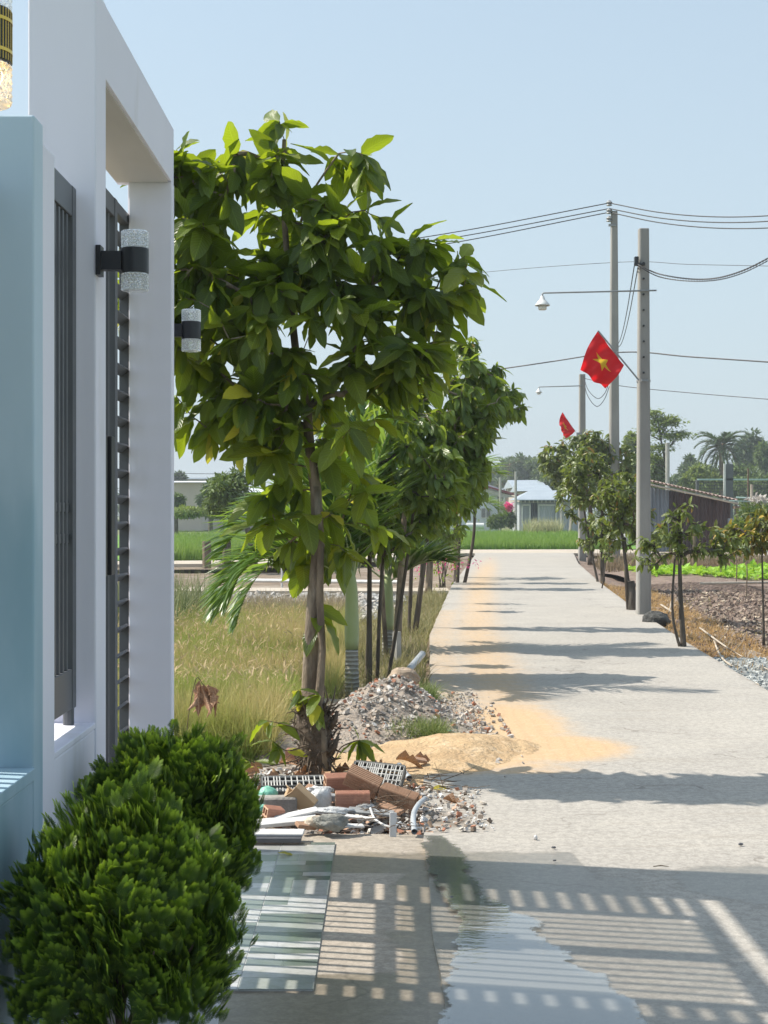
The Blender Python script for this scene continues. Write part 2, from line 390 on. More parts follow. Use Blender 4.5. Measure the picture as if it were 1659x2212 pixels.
def strip(name, mat, ys, le, re, nx, thick=.16, zf=None, kind='structure'):
    m = MB(); us = np.linspace(0, 1, nx); ys = np.asarray(ys); l = le(ys); r = re(ys)
    ed = .03*(fbm(ys*2.3, ys*0, 3, 5)-.45); l = l+ed; 
    X = l[:, None]+(r-l)[:, None]*us[None]; Y = np.repeat(ys[:, None], nx, 1)
    Z = .012*(fbm(X*1.1+9, Y*.8, 3, 2)-.45) if zf is None else zf(X, Y)
    v = np.stack([X, Y, Z], -1).reshape(-1, 3); i, j = np.meshgrid(np.arange(len(ys)-1), np.arange(nx-1), indexing='ij'); i = i.ravel(); j = j.ravel()
    m.add(v, np.stack([i*nx+j, i*nx+j+1, (i+1)*nx+j+1, (i+1)*nx+j], 1))
    # skirt
    bidx = np.concatenate([np.arange(nx), np.arange(1, len(ys))*nx+nx-1, ((len(ys)-1)*nx+np.arange(nx-1)[::-1]), np.arange(1, len(ys)-1)[::-1]*nx])
    bv = v[bidx]; k = len(bidx); lo = bv.copy(); lo[:, 2] -= thick
    m.add(np.r_[bv, lo], np.stack([np.arange(k), (np.arange(k)+1) % k, (np.arange(k)+1) % k+k, np.arange(k)+k], 1)[:, ::-1])
    allv = np.concatenate(m.v)
    m.extra = {'sand': sand_f(allv[:, 0], allv[:, 1]), 'wet': wet_f(allv[:, 0], allv[:, 1]), 'dirt': dirt_f(allv[:, 0], allv[:, 1])}
    return tag(m.build(name, mat, smooth=False), kind=kind)
gm = MB(); v, f = grid(np.r_[-900, -300, -100, -40, -12, 0, 12, 40, 100, 300, 900], np.r_[-60, -10, 5, 20, 60, 120, 250, 420, 600], lambda X, Y: X*0-.42)
gm.add(v, f[:, ::-1]); tag(gm.build('ground', m_far), kind='structure')
ys = np.r_[np.arange(2, 16, .07), np.arange(16, 58, .4), 58]
strip('road', m_road, ys, lambda y: np.where(y < 7.31, .192, ledge(y)), redge, 60)
strip('driveway', m_drive, np.arange(1.5, 7.385, .06), lambda y: y*0-6.0, lambda y: y*0+.26, 60, .16,
      zf=lambda X, Y: -.004+.012*(fbm(X*1.1+9, Y*.8, 3, 2)-.45)-.004*np.clip((X-.1)/.1, 0, 1))
# far crossing road and side paths
m_path = M('pale_path', (.50, .44, .37), (.42, .36, .29), 1.5, .95, .3, 30)
def sheet(name, mat, poly, z, th=.1):
    m = MB(); n = len(poly); t = [(x, y, z) for x, y in poly]; b = [(x, y, z-th) for x, y in poly]
    m.add(t+b, [tuple(range(n))]+[(i, i+n, (i+1) % n+n, (i+1) % n) for i in range(n)])
    return tag(m.build(name, mat), kind='structure')
sheet('crossing_road', m_path, [(-60, 44.0), (-12, 45), (-3, 46.5), (2.5, 57), (3.2, 58.004), (8, 58.004), (14, 55), (60, 53), (60, 58), (22, 59), (9, 64), (3, 63.5), (-1.5, 55), (-5, 49.5), (-12, 48.0), (-60, 47.0)], -.015)
sheet('side_path', m_path, [(1.38, 31.0), (1.38, 32.4), (-3, 32.5), (-20, 32.9), (-20, 31.6), (-3, 31.1)], -.06)

# left verge, field floor: bumpy soil
def verge(X, Y):
    e = ledge(Y)-X
    z = -.09-.22*np.clip((e-.35)/1.0, 0, 1)*np.clip((Y-11.5)/2, 0, 1)+.05*(fbm(X*3, Y*3, 4, 3)-.47)
    return np.where(Y < 9.6, -.07+.05*(fbm(X*6, Y*6, 3, 4)-.45), z)
m = MB(); v, f = grid(np.arange(-9, .3, .09), np.arange(7.37, 13, .09), verge); m.add(v, f)
v, f = grid(np.arange(-22, 5, .4), np.r_[13-.09, np.arange(13, 57, .4)], lambda X, Y: np.minimum(verge(X, Y), np.where(X > ledge(Y)-.1, -.2, 9))); m.add(v, f)
m_verge = M('verge_soil', (.25, .19, .135), (.17, .125, .09), 2.5, .95, .9, 30, .03, c3=(.36, .31, .26), s3=1.4)
tag(m.build('verge', m_verge), kind='structure')

# right garden: turned brown soil
def gard(X, Y):
    e = X-redge(Y); rows = .05*np.sin((X*.55+Y)*1.9)*np.clip(e-1, 0, 1)
    z = -.10-.16*np.clip(e/1.2, 0, 1)+.09*(fbm(X*3.2, Y*3.2, 4, 11)-.47)+.05*(fbm(X*9, Y*9, 2, 12)-.4)*np.clip(e, 0, 1)+rows
    return np.where(e < .05, -.14, z)
m = MB(); v, f = grid(np.arange(3.1, 13, .09), np.arange(8, 34, .11), gard); m.add(v, f)
v, f = grid(np.arange(4.4, 34, .5), np.arange(33.9, 58, .5), gard); m.add(v, f)
m_gard = M('garden_soil', (.17, .12, .095), (.27, .20, .165), 4, .95, 1.0, 22, .05, c3=(.30, .23, .17), s3=9, lo3=.56, hi3=.66)
tag(m.build('garden_bed_soil', m_gard), kind='structure')

# ------------------------------------------------------------------ threshold tiles
m, t = nt('glazed_tile'); v = coords(t); r = attr(t, 'rnd').outputs['Fac']
cr = t.nodes.new('ShaderNodeValToRGB'); L(t, r, cr.inputs[0]); cr.color_ramp.interpolation = 'CONSTANT'
els = [(.0, (.44, .44, .43)), (.25, (.13, .165, .15)), (.45, (.34, .36, .34)), (.65, (.18, .22, .20)), (.85, (.52, .52, .52))]
cr.color_ramp.elements[0].color = (*els[0][1], 1); cr.color_ramp.elements[1].position = .25; cr.color_ramp.elements[1].color = (*els[1][1], 1)
for p_, c_ in els[2:]: e_ = cr.color_ramp.elements.new(p_); e_.color = (*c_, 1)
c = mixc(t, mathn(t, 'MULTIPLY', ramp(t, noise(t, v, 14, 6, .7), .4, .65), .35), cr.outputs[0], (.20, .22, .18))
n_ = noise(t, v, 5, 3); p = princ(t, c, mathn(t, 'MULTIPLY_ADD', n_, .2, .02)); bump(t, noise(t, v, 25, 4), p, .12, .004); out(t, p.outputs[0]); m_tile = m
m_grout = M('grout', (.55, .55, .53), (.45, .46, .45), 20, .6, .1)
g = np.random.default_rng(5)
grm = MB(); grm.box((-1.26, 4.951, -.05), (-.237, 7.149, .0015)); 
tl = MB()
for ci in range(4):
    x1 = -.236-.258*ci; x0 = x1-.2535; y = 4.95
    while y < 7.13:
        for hgt_ in g.permutation([.07, .13, .075, .125]):
            a, b = y, min(y+hgt_-.0015, 7.15); y += hgt_
            if a > 7.12: break
            cut = x0+(x1-x0)*g.choice([.38, .52, 1.0, 1.0]); tl.box((x0, a, .0), (min(cut, x1), b, .0035)); tl.rn[-1][:] = g.random()
            if cut < x1: tl.box((cut+.001, a, .0), (x1, b, .0035)); tl.rn[-1][:] = g.random()
        y += .004
tg = thing('threshold', 'wet grey and green stone-pattern tiles laid in front of the gate', 'tiled threshold', (-.7, 6, 0))
grm.on('grout', m_grout, tg); tl.on('tiles', m_tile, tg, attrs=True)

# ------------------------------------------------------------------ puddle
m, t = nt('puddle_water'); v = coords(t)
fr = N(t, 'ShaderNodeFresnel', IOR=1.33); gl = t.nodes.new('ShaderNodeBsdfGlossy'); gl.inputs['Roughness'].default_value = .012
tr = t.nodes.new('ShaderNodeBsdfTransparent'); tr.inputs[0].default_value = (.62, .64, .62, 1)
df = t.nodes.new('ShaderNodeBsdfDiffuse'); df.inputs[0].default_value = (.46, .47, .46, 1)
mm = t.nodes.new('ShaderNodeMixShader'); mm.inputs[0].default_value = .42; L(t, tr.outputs[0], mm.inputs[1]); L(t, df.outputs[0], mm.inputs[2])
mx = t.nodes.new('ShaderNodeMixShader'); L(t, mathn(t, 'MULTIPLY', fr.outputs[0], 2.3, clamp=True), mx.inputs[0]); L(t, mm.outputs[0], mx.inputs[1]); L(t, gl.outputs[0], mx.inputs[2])
b = t.nodes.new('ShaderNodeBump'); b.inputs['Strength'].default_value = .05; b.inputs['Distance'].default_value = .01
L(t, noise(t, coords(t, (1, 2.2, 1)), 14, 3), b.inputs['Height'])
L(t, b.outputs[0], gl.inputs['Normal'])
ed = attr(t, 'edge').outputs['Fac']; nz_ = mathn(t, 'MULTIPLY_ADD', noise(t, coords(t, (1, .8, 1)), 9, 8, .72), .22, -.11)
al = ramp(t, mathn(t, 'ADD', ed, nz_), .06, .085); cl = t.nodes.new('ShaderNodeBsdfTransparent'); ma = t.nodes.new('ShaderNodeMixShader'); L(t, al, ma.inputs[0]); L(t, cl.outputs[0], ma.inputs[1]); L(t, mx.outputs[0], ma.inputs[2])
out(t, ma.outputs[0]); m_water = m
def ground_pt(px, py): Y = F*H/(py-CY); return np.array([(px-CX)/F*Y, Y])
def puddle(left, right, ys, zz, seed, amp=.02):
    g = np.random.default_rng(seed); lp = np.array([ground_pt(*p) for p in left]); rp = np.array([ground_pt(*p) for p in right])
    l = np.interp(ys, lp[::-1, 1], lp[::-1, 0]); r = np.interp(ys, rp[::-1, 1], rp[::-1, 0])
    l = l+amp*2.5*(fbm(ys*6, ys*0+3, 7, seed)-.48); r = r+amp*3.5*(fbm(ys*6, ys*0+7, 7, seed+9)-.48)
    l = l-.065; r = r+.08
    us = np.linspace(0, 1, 7); X = l[:, None]+(r-l)[:, None]*us; Y = np.repeat(ys[:, None], 7, 1)
    v = np.stack([X, Y, X*0+zz], -1).reshape(-1, 3); i, j = np.meshgrid(np.arange(len(ys)-1), np.arange(6), indexing='ij'); i = i.ravel(); j = j.ravel()
    return v, np.stack([i*7+j, i*7+j+1, (i+1)*7+j+1, (i+1)*7+j], 1)
pm = MB(); ys = np.arange(3.6, 7.27, .012)
v, f = puddle([(920, 1810), (912, 1850), (935, 1890), (962, 1950), (985, 1990), (985, 2060), (968, 2100), (955, 2212), (930, 2450)],
              [(955, 1805), (990, 1845), (1000, 1880), (1035, 1925), (1085, 1965), (1150, 1990), (1175, 2045), (1225, 2080), (1300, 2115), (1350, 2160), (1430, 2230), (1500, 2450)], ys, .0125, 3)
pm.add(v, f); W_ = (v.reshape(-1, 7, 3)[:, -1, 0]-v.reshape(-1, 7, 3)[:, 0, 0])[:, None]; pm.extra = {'edge': (np.minimum(np.linspace(0, 1, 7), 1-np.linspace(0, 1, 7))[None]*W_).ravel()}; tag(pm.build('puddle', m_water), kind='structure')

# ------------------------------------------------------------------ sand heap
m_sand = M('sand', (.52, .37, .215), (.43, .29, .16), 5, .95, .9, 30, .03, c3=(.60, .45, .29), s3=9)
def sandz(X, Y):
    b = .062*np.exp(-(((X-.32)/.42)**2+((Y-9.75)/.62)**2)**1.3)+.05*np.exp(-(((X-.62)/.40)**2+((Y-10.1)/.42)**2)**1.5)
    r = .045*(fbm(X*5, Y*5, 5, 21)-.45)*np.clip(b*30, 0, 1)+.012*np.sin(X*42+np.sin(Y*3)*2)*np.clip((X-.7)*3, 0, 1)*np.clip(b*25, 0, 1)
    return b+r-.012
m = MB(); v, f = grid(np.arange(-.5, 1.5, .025), np.arange(8.7, 11, .03), sandz); m.add(v, f)
tag(m.build('sand_heap', m_sand, smooth=True), 'low heap of tan sand spilled over the left edge of the road', 'sand', kind='stuff')

# ------------------------------------------------------------------ rubble mound and scattered chips
m_rub = M('rubble_soil', (.37, .31, .26), (.27, .22, .18), 5, .95, 1.0, 35, .03, c3=(.45, .40, .35), s3=14)
def moundz(X, Y):
    b = .42*np.exp(-(((X-.02)/.42)**2+((Y-11.3)/.75)**2)**1.1)*(.7+.6*fbm(X*2.4, Y*1.9, 3, 6))+.20*np.exp(-(((X+.45)/.55)**2+((Y-10.4)/.6)**2))+.07*np.exp(-(((X-.3)/.5)**2+((Y-10.9)/.8)**2))
    return b+.11*(fbm(X*5, Y*5, 5, 31)-.45)-.10
m = MB(); v, f = grid(np.arange(-1.6, 1.0, .03), np.arange(9.2, 13.4, .04), moundz); m.add(v, f)
tag(m.build('rubble_mound', m_rub, smooth=True), 'grey mound of crushed rubble and soil behind the big-leaved tree', 'rubble mound', kind='stuff')
def chunk_t(g):
    v = np.array([[sx, sy, sz] for sx in (-1, 1) for sy in (-1, 1) for sz in (-1, 1)], float)*.5; v *= 1+g.uniform(-.35, .35, v.shape)
    return v, [np.array([(0, 1, 3, 2), (4, 6, 7, 5), (0, 4, 5, 1), (2, 3, 7, 6), (0, 2, 6, 4), (1, 5, 7, 3)])], np.zeros((8, 2))
def chips(name, n, fx, size, flat, mat, seed, label, cat):
    g = np.random.default_rng(seed); mb = MB(); T = [chunk_t(g) for _ in range(5)]
    pos = fx(g, n); idx = np.array_split(np.arange(n), 5)
    for T_, ii in zip(T, idx):
        k = len(ii); fr = frames(nrm(g.normal(size=(k, 3))*[1, 1, .25]), jit=.5, g=g)
        s = size*(.35+g.random(k)**2.2*1.3)[:, None]*np.array([1, .75, flat])*g.uniform(.6, 1.4, (k, 3))
        mb.inst(*T_, pos[ii], fr, s, g.random(k))
    return tag(mb.build(name, mat, attrs=True), label, cat, kind='stuff')
def rampmat(name, cols, rough=.85, bs=.4):
    m, t = nt(name); r = attr(t, 'rnd').outputs['Fac']; cr = t.nodes.new('ShaderNodeValToRGB'); L(t, r, cr.inputs[0]); cr.color_ramp.interpolation = 'CONSTANT'
    n = len(cols); cr.color_ramp.elements[1].position = 1/n
    for i, c in enumerate(cols):
        e = cr.color_ramp.elements[i] if i < 2 else cr.color_ramp.elements.new(i/n); e.color = (*c, 1)
    v = coords(t); c = mixc(t, mathn(t, 'MULTIPLY', ramp(t, noise(t, v, 20, 5), .4, .7), .4), cr.outputs[0], (.2, .16, .12)); p = princ(t, c, rough); bump(t, noise(t, v, 60), p, bs, .005); out(t, p.outputs[0]); return m
m_chip = rampmat('rubble_chips', [(.42, .38, .34), (.50, .47, .43), (.30, .27, .24), (.48, .40, .33), (.40, .17, .10), (.56, .54, .52), (.36, .33, .30), (.22, .2, .19), (.45, .42, .40), (.38, .34, .3)])
def on_mound(g, n):
    x = g.normal(.05, .42, n); y = g.normal(11.0, .65, n); x = np.clip(x, -1.2, .9); return np.stack([x, y, np.maximum(moundz(x, y), np.where(x > ledge(y), .0, -.09))+.008], -1)
chips('rubble_chips', 2600, on_mound, .021, .5, m_chip, 41, 'small broken stones, mortar and brick chips strewn over the mound', 'rubble')
def on_verge(g, n):
    x = g.uniform(.15, .75, n); y = g.uniform(10.2, 13, n); return np.stack([x+(y-10)*.02, y, x*0+.012], -1)
chips('road_edge_gravel', 900, on_verge, .022, .6, m_chip, 42, 'loose grit and stones scattered beside the mound on the road edge', 'gravel')
m_deb = rampmat('debris_chips', [(.62, .60, .58), (.45, .40, .36), (.25, .18, .13), (.70, .69, .68), (.42, .18, .11), (.30, .24, .19), (.55, .50, .44), (.18, .14, .11), (.66, .64, .60), (.50, .33, .24), (.75, .75, .75), (.33, .3, .28)])
def on_deb(g, n):
    x = g.uniform(-1.25, .28, n); y = g.uniform(7.42, 9.5, n); x = np.where(y > 8.6, x*.8, x)
    return np.stack([x, y, verge(x, y)+.015+.05*g.random(n)*np.exp(-((y-8.1)/.5)**2)], -1)
chips('debris_scraps', 3200, on_deb, .048, .16, m_deb, 43, 'flat scraps of plaster, tile, leaves and brick littering the waste pile', 'debris')
def on_drv(g, n):
    x = g.uniform(.1, .55, n); y = g.uniform(7.4, 8.6, n); return np.stack([x, y, x*0+.012], -1)
chips('mud_crumbs', 350, on_drv, .018, .5, m_deb, 44, 'crumbs of mud and grit on the road beside the waste pile', 'grit')
m_grav = rampmat('grey_gravel', [(.30, .32, .32), (.40, .42, .42), (.22, .24, .24), (.50, .52, .51), (.34, .36, .35)])
def on_grav(g, n):
    y = g.uniform(12.2, 16.8, n); x = redge(y)+.05+g.random(n)*(2.7); k = np.minimum(1, (17.0-y)/2.2*1.3+.2); x = redge(y)+(x-redge(y))
    x = x+0*k; return np.stack([x, y, -.09+.06*fbm(x*2, y*2, 2, 9)-.03*(x-redge(y))], -1)
chips('gravel', 20000, on_grav, .034, .7, m_grav, 45, 'grey crushed gravel beside the right edge of the road', 'gravel')
def on_gravL(g, n):
    y = g.uniform(25, 31, n); x = g.uniform(-6, .4, n); return np.stack([x, y, -.22+.25*np.exp(-((y-29)/2)**2)*fbm(x, y, 2, 8)], -1)
chips('gravel_bank', 9000, on_gravL, .09, .7, rampmat('pale_gravel', [(.42, .42, .41), (.5, .49, .47), (.34, .33, .32), (.46, .42, .38)]), 46, 'pale gravel bank crossing the dry field in front of the side path', 'gravel')
# garden clods
def on_gar(g, n):
    y = 12+(g.random(n)**.75)*22.5; x = redge(y)+.15+g.random(n)*7; return np.stack([x, y, gard(x, y)+.01], -1)
chips('soil_clods', 34000, on_gar, .048, .55, rampmat('clods', [(.17, .12, .095), (.24, .18, .15), (.13, .09, .075), (.33, .25, .20), (.20, .15, .12), (.46, .38, .29)], .95), 47, 'crumbly brown clods of turned garden soil right of the road', 'soil')

# ------------------------------------------------------------------ grasses
def grass(name, pos, hgt, wid, cols, seed, label, cat='grass', lean=.35, seg=3, rough=.6, tl=.35):
    g = np.random.default_rng(seed); n = len(pos); a = g.uniform(0, 6.283, n); ln = g.gamma(2, lean/2, n)
    ld = np.stack([np.cos(a), np.sin(a)], -1)*ln[:, None]; h = hgt*(.55+.6*g.random(n)); wa = g.uniform(0, 3.14, n); wv = np.stack([np.cos(wa), np.sin(wa)], -1)
    us = np.linspace(0, 1, seg+1); V = []
    for u in us:
        c = pos.copy(); c[:, :2] += ld*(h*u*u)[:, None]; c[:, 2] += h*(u-.35*ln*u*u)
        ww = wid*(1-u)**.7*.5+.0004
        for s in (-1, 1): q = c.copy(); q[:, :2] += s*wv*(ww if np.isscalar(ww) else ww[:, None]); V.append(q)
    V = np.stack(V, 1); k = 2*(seg+1); base = (np.arange(n)*k)[:, None]
    f = np.concatenate([base+np.array([[2*i, 2*i+1, 2*i+3, 2*i+2]]) for i in range(seg)])
    mb = MB(); mb.add(V.reshape(-1, 3), f, np.tile(np.stack([np.zeros(k), np.repeat(us, 2)], -1), (n, 1)), np.repeat(g.random(n), k))
    m, t = nt(name+'_blades'); r = attr(t, 'rnd').outputs['Fac']; uv = attr(t, 'luv').outputs['Vector']; sx = t.nodes.new('ShaderNodeSeparateXYZ'); L(t, uv, sx.inputs[0])
    c = mixc(t, r, cols[0], cols[1]); c = mixc(t, mathn(t, 'MULTIPLY', ramp(t, sx.outputs[1], .3, 1.0), .8), c, cols[2])
    if len(cols) > 3: c = mixc(t, mathn(t, 'MULTIPLY', ramp(t, noise(t, coords(t), .55, 4), .42, .6), .85), c, cols[3])
    p = princ(t, c, rough); tr = t.nodes.new('ShaderNodeBsdfTranslucent'); L(t, c, tr.inputs[0]); x = t.nodes.new('ShaderNodeMixShader'); x.inputs[0].default_value = tl
    L(t, p.outputs[0], x.inputs[1]); L(t, tr.outputs[0], x.inputs[2]); out(t, x.outputs[0])
    return tag(mb.build(name, m, attrs=True), label, cat, kind='stuff')
def field(g, n, x0, x1, y0, y1, z, pw=1.0):
    y = y0+(g.random(n)**pw)*(y1-y0); x = g.uniform(0, 1, n); a = x0(y) if callable(x0) else x0; b = x1(y) if callable(x1) else x1
    x = a+x*(b-a); return np.stack([x, y, (z(x, y) if callable(z) else x*0+z)], -1)
g = np.random.default_rng(50)
zz = lambda x, y: verge(x, y)-.06
def near_l(y): return np.minimum(-2.4, -.16*y-.9)
pos = field(g, 100000, near_l, lambda y: np.where(y < 13.5, -.75, -.45), 9.9, 24.5, zz, 1.1)
grass('dry_grass', pos, .52, .007, [(.30, .32, .07), (.55, .48, .18), (.58, .46, .22), (.28, .36, .06)], 51, 'tall dry grass gone to seed filling the plot behind the wall', lean=.34)
pos = field(g, 50000, near_l, -.85, 9.8, 17.0, zz)
grass('green_grass', pos, .44, .009, [(.14, .21, .04), (.25, .32, .07), (.42, .42, .14)], 52, 'green grass growing low among the dry stalks near the wall', lean=.6)
# fine seed heads
sp = leaf_s(.16, .25, .2); pos = field(g, 8000, near_l, -.7, 11, 24, zz); pos[:, 2] += .28+.26*g.random(len(pos))**1.5; mb = MB()
mb.inst(*sp, pos, frames(nrm(np.c_[g.normal(0, .6, (len(pos), 2)), np.ones(len(pos))*.8]), g=g), .075*(.5+g.random(len(pos))), g.random(len(pos)))
tag(mb.build('seed_heads', leafmat('seedhead', (.42, .32, .17), (.58, .44, .27), (.55, .42, .22), gloss=.8, vein=3), attrs=True), 'feathery tan seed heads above the dry grass', 'grass', kind='stuff')
pos = field(g, 9000, lambda y: ledge(y)-1.3, lambda y: ledge(y)-.04, 12.8, 30, zz)
grass('verge_grass', pos, .30, .010, [(.14, .17, .045), (.30, .27, .11), (.40, .34, .18)], 53, 'patchy green and straw grass along the left road verge', lean=.7)
pos = field(g, 1500, .05, .42, 10.25, 10.62, lambda x, y: x*0-.03+.0*y, 1)
grass('grass_tuft', pos, .20, .007, [(.08, .15, .03), (.15, .23, .05), (.3, .33, .12)], 54, 'bright green grass tuft between the rubble mound and the sand heap', lean=.8)
pos = field(g, 500, .26, .44, 12.3, 12.9, -.03, 1)
grass('grass_tuft', pos, .20, .008, [(.08, .15, .03), (.15, .23, .05), (.3, .33, .12)], 55, 'small grass tuft at the road edge behind the rubble mound', lean=.8)
pos = field(g, 3500, -5.2, -3.0, 20, 26, zz)
grass('reeds', pos, 1.0, .022, [(.10, .16, .05), (.17, .22, .08), (.30, .30, .15)], 56, 'tall green reeds at the left edge of the dry field', 'reeds', lean=.35)
pos = field(g, 7000, lambda y: -.17*y, lambda y: -.02*y, 23.5, 27, lambda x, y: x*0-.25)
grass('brown_weeds', pos, .5, .012, [(.28, .22, .14), (.20, .16, .09), (.42, .34, .22)], 57, 'brown dried weeds at the back of the dry field', 'weeds', lean=.6)
pos = field(g, 9000, lambda y: redge(y)+.05, lambda y: redge(y)+np.clip((y-9)*.14, .5, 1.3), 15.5, 34, lambda x, y: gard(x, y)-.02, .9)
grass('orange_dry_grass', pos, .17, .012, [(.45, .25, .09), (.52, .34, .13), (.60, .42, .20)], 58, 'orange dead grass between the road and the garden soil', lean=1.0)
pos = field(g, 7000, lambda y: redge(y)+1.0, lambda y: redge(y)+8, 16, 32, lambda x, y: gard(x, y)-.02, .9); pos = pos[(fbm(pos[:, 0]*.8, pos[:, 1]*.8, 3, 77) > .52)]
grass('yellow_weeds', pos, .11, .018, [(.40, .32, .10), (.52, .42, .16), (.58, .5, .22)], 59, 'sparse yellowing weeds in the turned soil', 'weeds', lean=1.3)
# lettuce beds
def bedz(x, y): return .10*np.exp(-((y-38)/4.5)**4)*1.0+.22*np.exp(-(((x-11.3)/2.4)**2+((y-39)/4)**2)**2)+.18*np.exp(-(((x-7.3)/1.5)**2+((y-38)/4)**2)**2)-.2
pos = field(g, 9000, lambda y: redge(y)+1.2, 22, 36.2, 42.5, bedz); pos = pos[np.abs(pos[:, 0]-13.7-(pos[:, 1]-38)*.2) > .35]
mb = MB(); n = len(pos); mb.inst(*leaf_s(.7, .45, .2), pos, frames(nrm(np.c_[g.normal(0, 1, (n, 2)), .6*np.ones(n)]), g=g), .17*(.6+.8*g.random(n)), g.random(n))
tag(mb.build('lettuce', leafmat('lettuce_leaf', (.16, .36, .02), (.34, .52, .05), (.4, .62, .05), gloss=.5, vein=4), attrs=True, smooth=True), 'bright green lettuce leaves covering the raised vegetable bed', 'vegetables', kind='stuff')
v, f = grid(np.arange(6, 24, .4), np.arange(34.4, 43.3, .3), lambda x, y: bedz(x, y)-.03-.4*(y < 34.5)); mb = MB(); mb.add(v, f); tag(mb.build('vegetable_bed', m_gard), kind='structure')
pos = field(g, 5000, lambda y: redge(y)+.6, 24, 44, 50, -.2)
grass('brown_hedge_grass', pos, .62, .03, [(.16, .12, .07), (.30, .22, .13), (.34, .27, .16)], 60, 'brown withered grass bank behind the vegetable beds', lean=.5)
# rice paddies
m_pad = M('paddy_floor', (.10, .24, .02), (.15, .30, .03), .4, .9, .0)
sheet('paddy_field_floor', m_pad, [(1.6, 64.2), (9.9, 64.2), (12, 70), (14, 84), (14, 112), (5.5, 112), (4, 80)], -.12)
sheet('paddy_field_floor', m_pad, [(-40, 52), (-7.5, 53), (-1, 66), (3.5, 80), (5.4, 112), (-60, 112)], -.12)
def padpos(g, n):
    y = 64.4+(g.random(n)**1.6)*46; x = g.uniform(-1, 13.8, n); ok = (x > 1.5-(y-64)*.25) & (x < 9.9+(y-64)*.25); p = np.stack([x, y, x*0-.12], -1); return p[ok]
grass('rice', padpos(g, 42000), .50, .035, [(.10, .21, .03), (.17, .30, .04), (.28, .40, .06)], 61, 'bright green young rice in the paddy beyond the bend of the road', 'rice', lean=.25, seg=2)
def padposL(g, n):
    y = 52.5+(g.random(n)**1.5)*50; x = -y*.146+g.random(n)*(y*.146); p = np.stack([x, y, x*0-.12], -1); return p[x < -7.5+(y-52)*.6]
grass('rice', padposL(g, 24000), .55, .035, [(.12, .23, .03), (.19, .30, .04), (.30, .40, .07)], 62, 'green rice in the paddy seen left of the tree trunks', 'rice', lean=.25, seg=2)
pos = field(g, 900, 10.2, 12.6, 104, 108, -.1); grass('tall_reeds', pos, 1.3, .08, [(.30, .32, .14), (.40, .40, .2), (.5, .48, .28)], 63, 'pale tall reeds at the far side of the paddy before the silver shed', 'reeds', lean=.3)
# ================================================================== WHITE GATE WALL
m_white = M('white_wall_paint', (.82, .81, .90), (.78, .77, .86), 1.2, .75, .25, 22, .004, stretch=(1, 1, .3), c3=(.67, .655, .69), s3=3.0, lo3=.55, hi3=.75)
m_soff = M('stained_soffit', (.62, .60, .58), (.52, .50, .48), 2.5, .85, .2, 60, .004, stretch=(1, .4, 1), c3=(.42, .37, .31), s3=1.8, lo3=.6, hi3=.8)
m_teal = M('pale_teal_paint', (.54, .66, .75), (.47, .595, .69), 1.0, .6, .12, 60, .004, stretch=(1, 1, .35), c3=(.30, .45, .54), s3=1.6, lo3=.52, hi3=.7)
m_gate = M('charcoal_paint', (.075, .08, .09), (.095, .10, .11), 3, .42, .05, 80)
m_black = M('matt_black', (.012, .013, .017), (.016, .017, .02), 4, .38, 0)
X0, XB = -.95, -1.175
ww = thing('gate_wall', 'white painted gate wall with tall pillars and a beam across the gateway', 'wall', (-1.05, 4.2, 0))
def wbox(nm, a, b, mat=None, par=None, bv=.006):
    q = MB(); q.box(a, b); o = q.on(nm, mat or m_white, par or ww); bevel(o, bv, 2) if bv else None; return o
wbox('pillar', (XB, 4.88, -.3), (X0, 5.055, 3.335))
wbox('pillar', (-1.143, 6.62, -.3), (X0, 6.70, 3.08)); wbox('wall_return', (-1.16, 6.7005, -.3), (-1.04, 7.10, 3.33), bv=.003)
wbox('pillar', (-1.2, 4.13, -.3), (X0-.002, 4.278, 2.63))
wbox('beam', (-1.205, 5.0555, 3.0815), (X0-.0025, 6.6995, 3.333), bv=.002)
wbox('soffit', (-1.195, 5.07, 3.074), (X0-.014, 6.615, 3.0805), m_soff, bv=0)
wbox('low_wall', (-1.19, 4.278, -.3), (X0-.0035, 4.878, .885))
wbox('sill', (-1.195, 4.278, .886), (X0-.001, 4.879, .905), bv=.003)
q = MB(); q.box((-1.03, 4.93, 3.336), (-1.0, 4.96, 3.75)); q.on('rod', m_gate, ww)
gr = MB()
gr.box((-1.05, 4.282, .96), (-1.01, 4.315, 2.66)); gr.box((-1.05, 4.80, .96), (-1.01, 4.855, 2.66)); gr.box((-1.048, 4.315, .96), (-1.012, 4.80, 1.09)); gr.box((-1.048, 4.315, 2.56), (-1.012, 4.80, 2.66))
for k in range(8): gr.box((-1.04, 4.345+k*.057, 1.09), (-1.018, 4.366+k*.057, 2.56))
for a in (1.5, 1.6): gr.box((-1.036, 4.315, a), (-1.022, 4.80, a+.03))
go = gr.on('window_grille', m_gate, ww); bevel(go, .002, 1)
q = MB(); q.tube([(-1.03, 4.83, .905), (-1.03, 4.83, .965)], .018, 10); q.on('foot', m_gate, go)
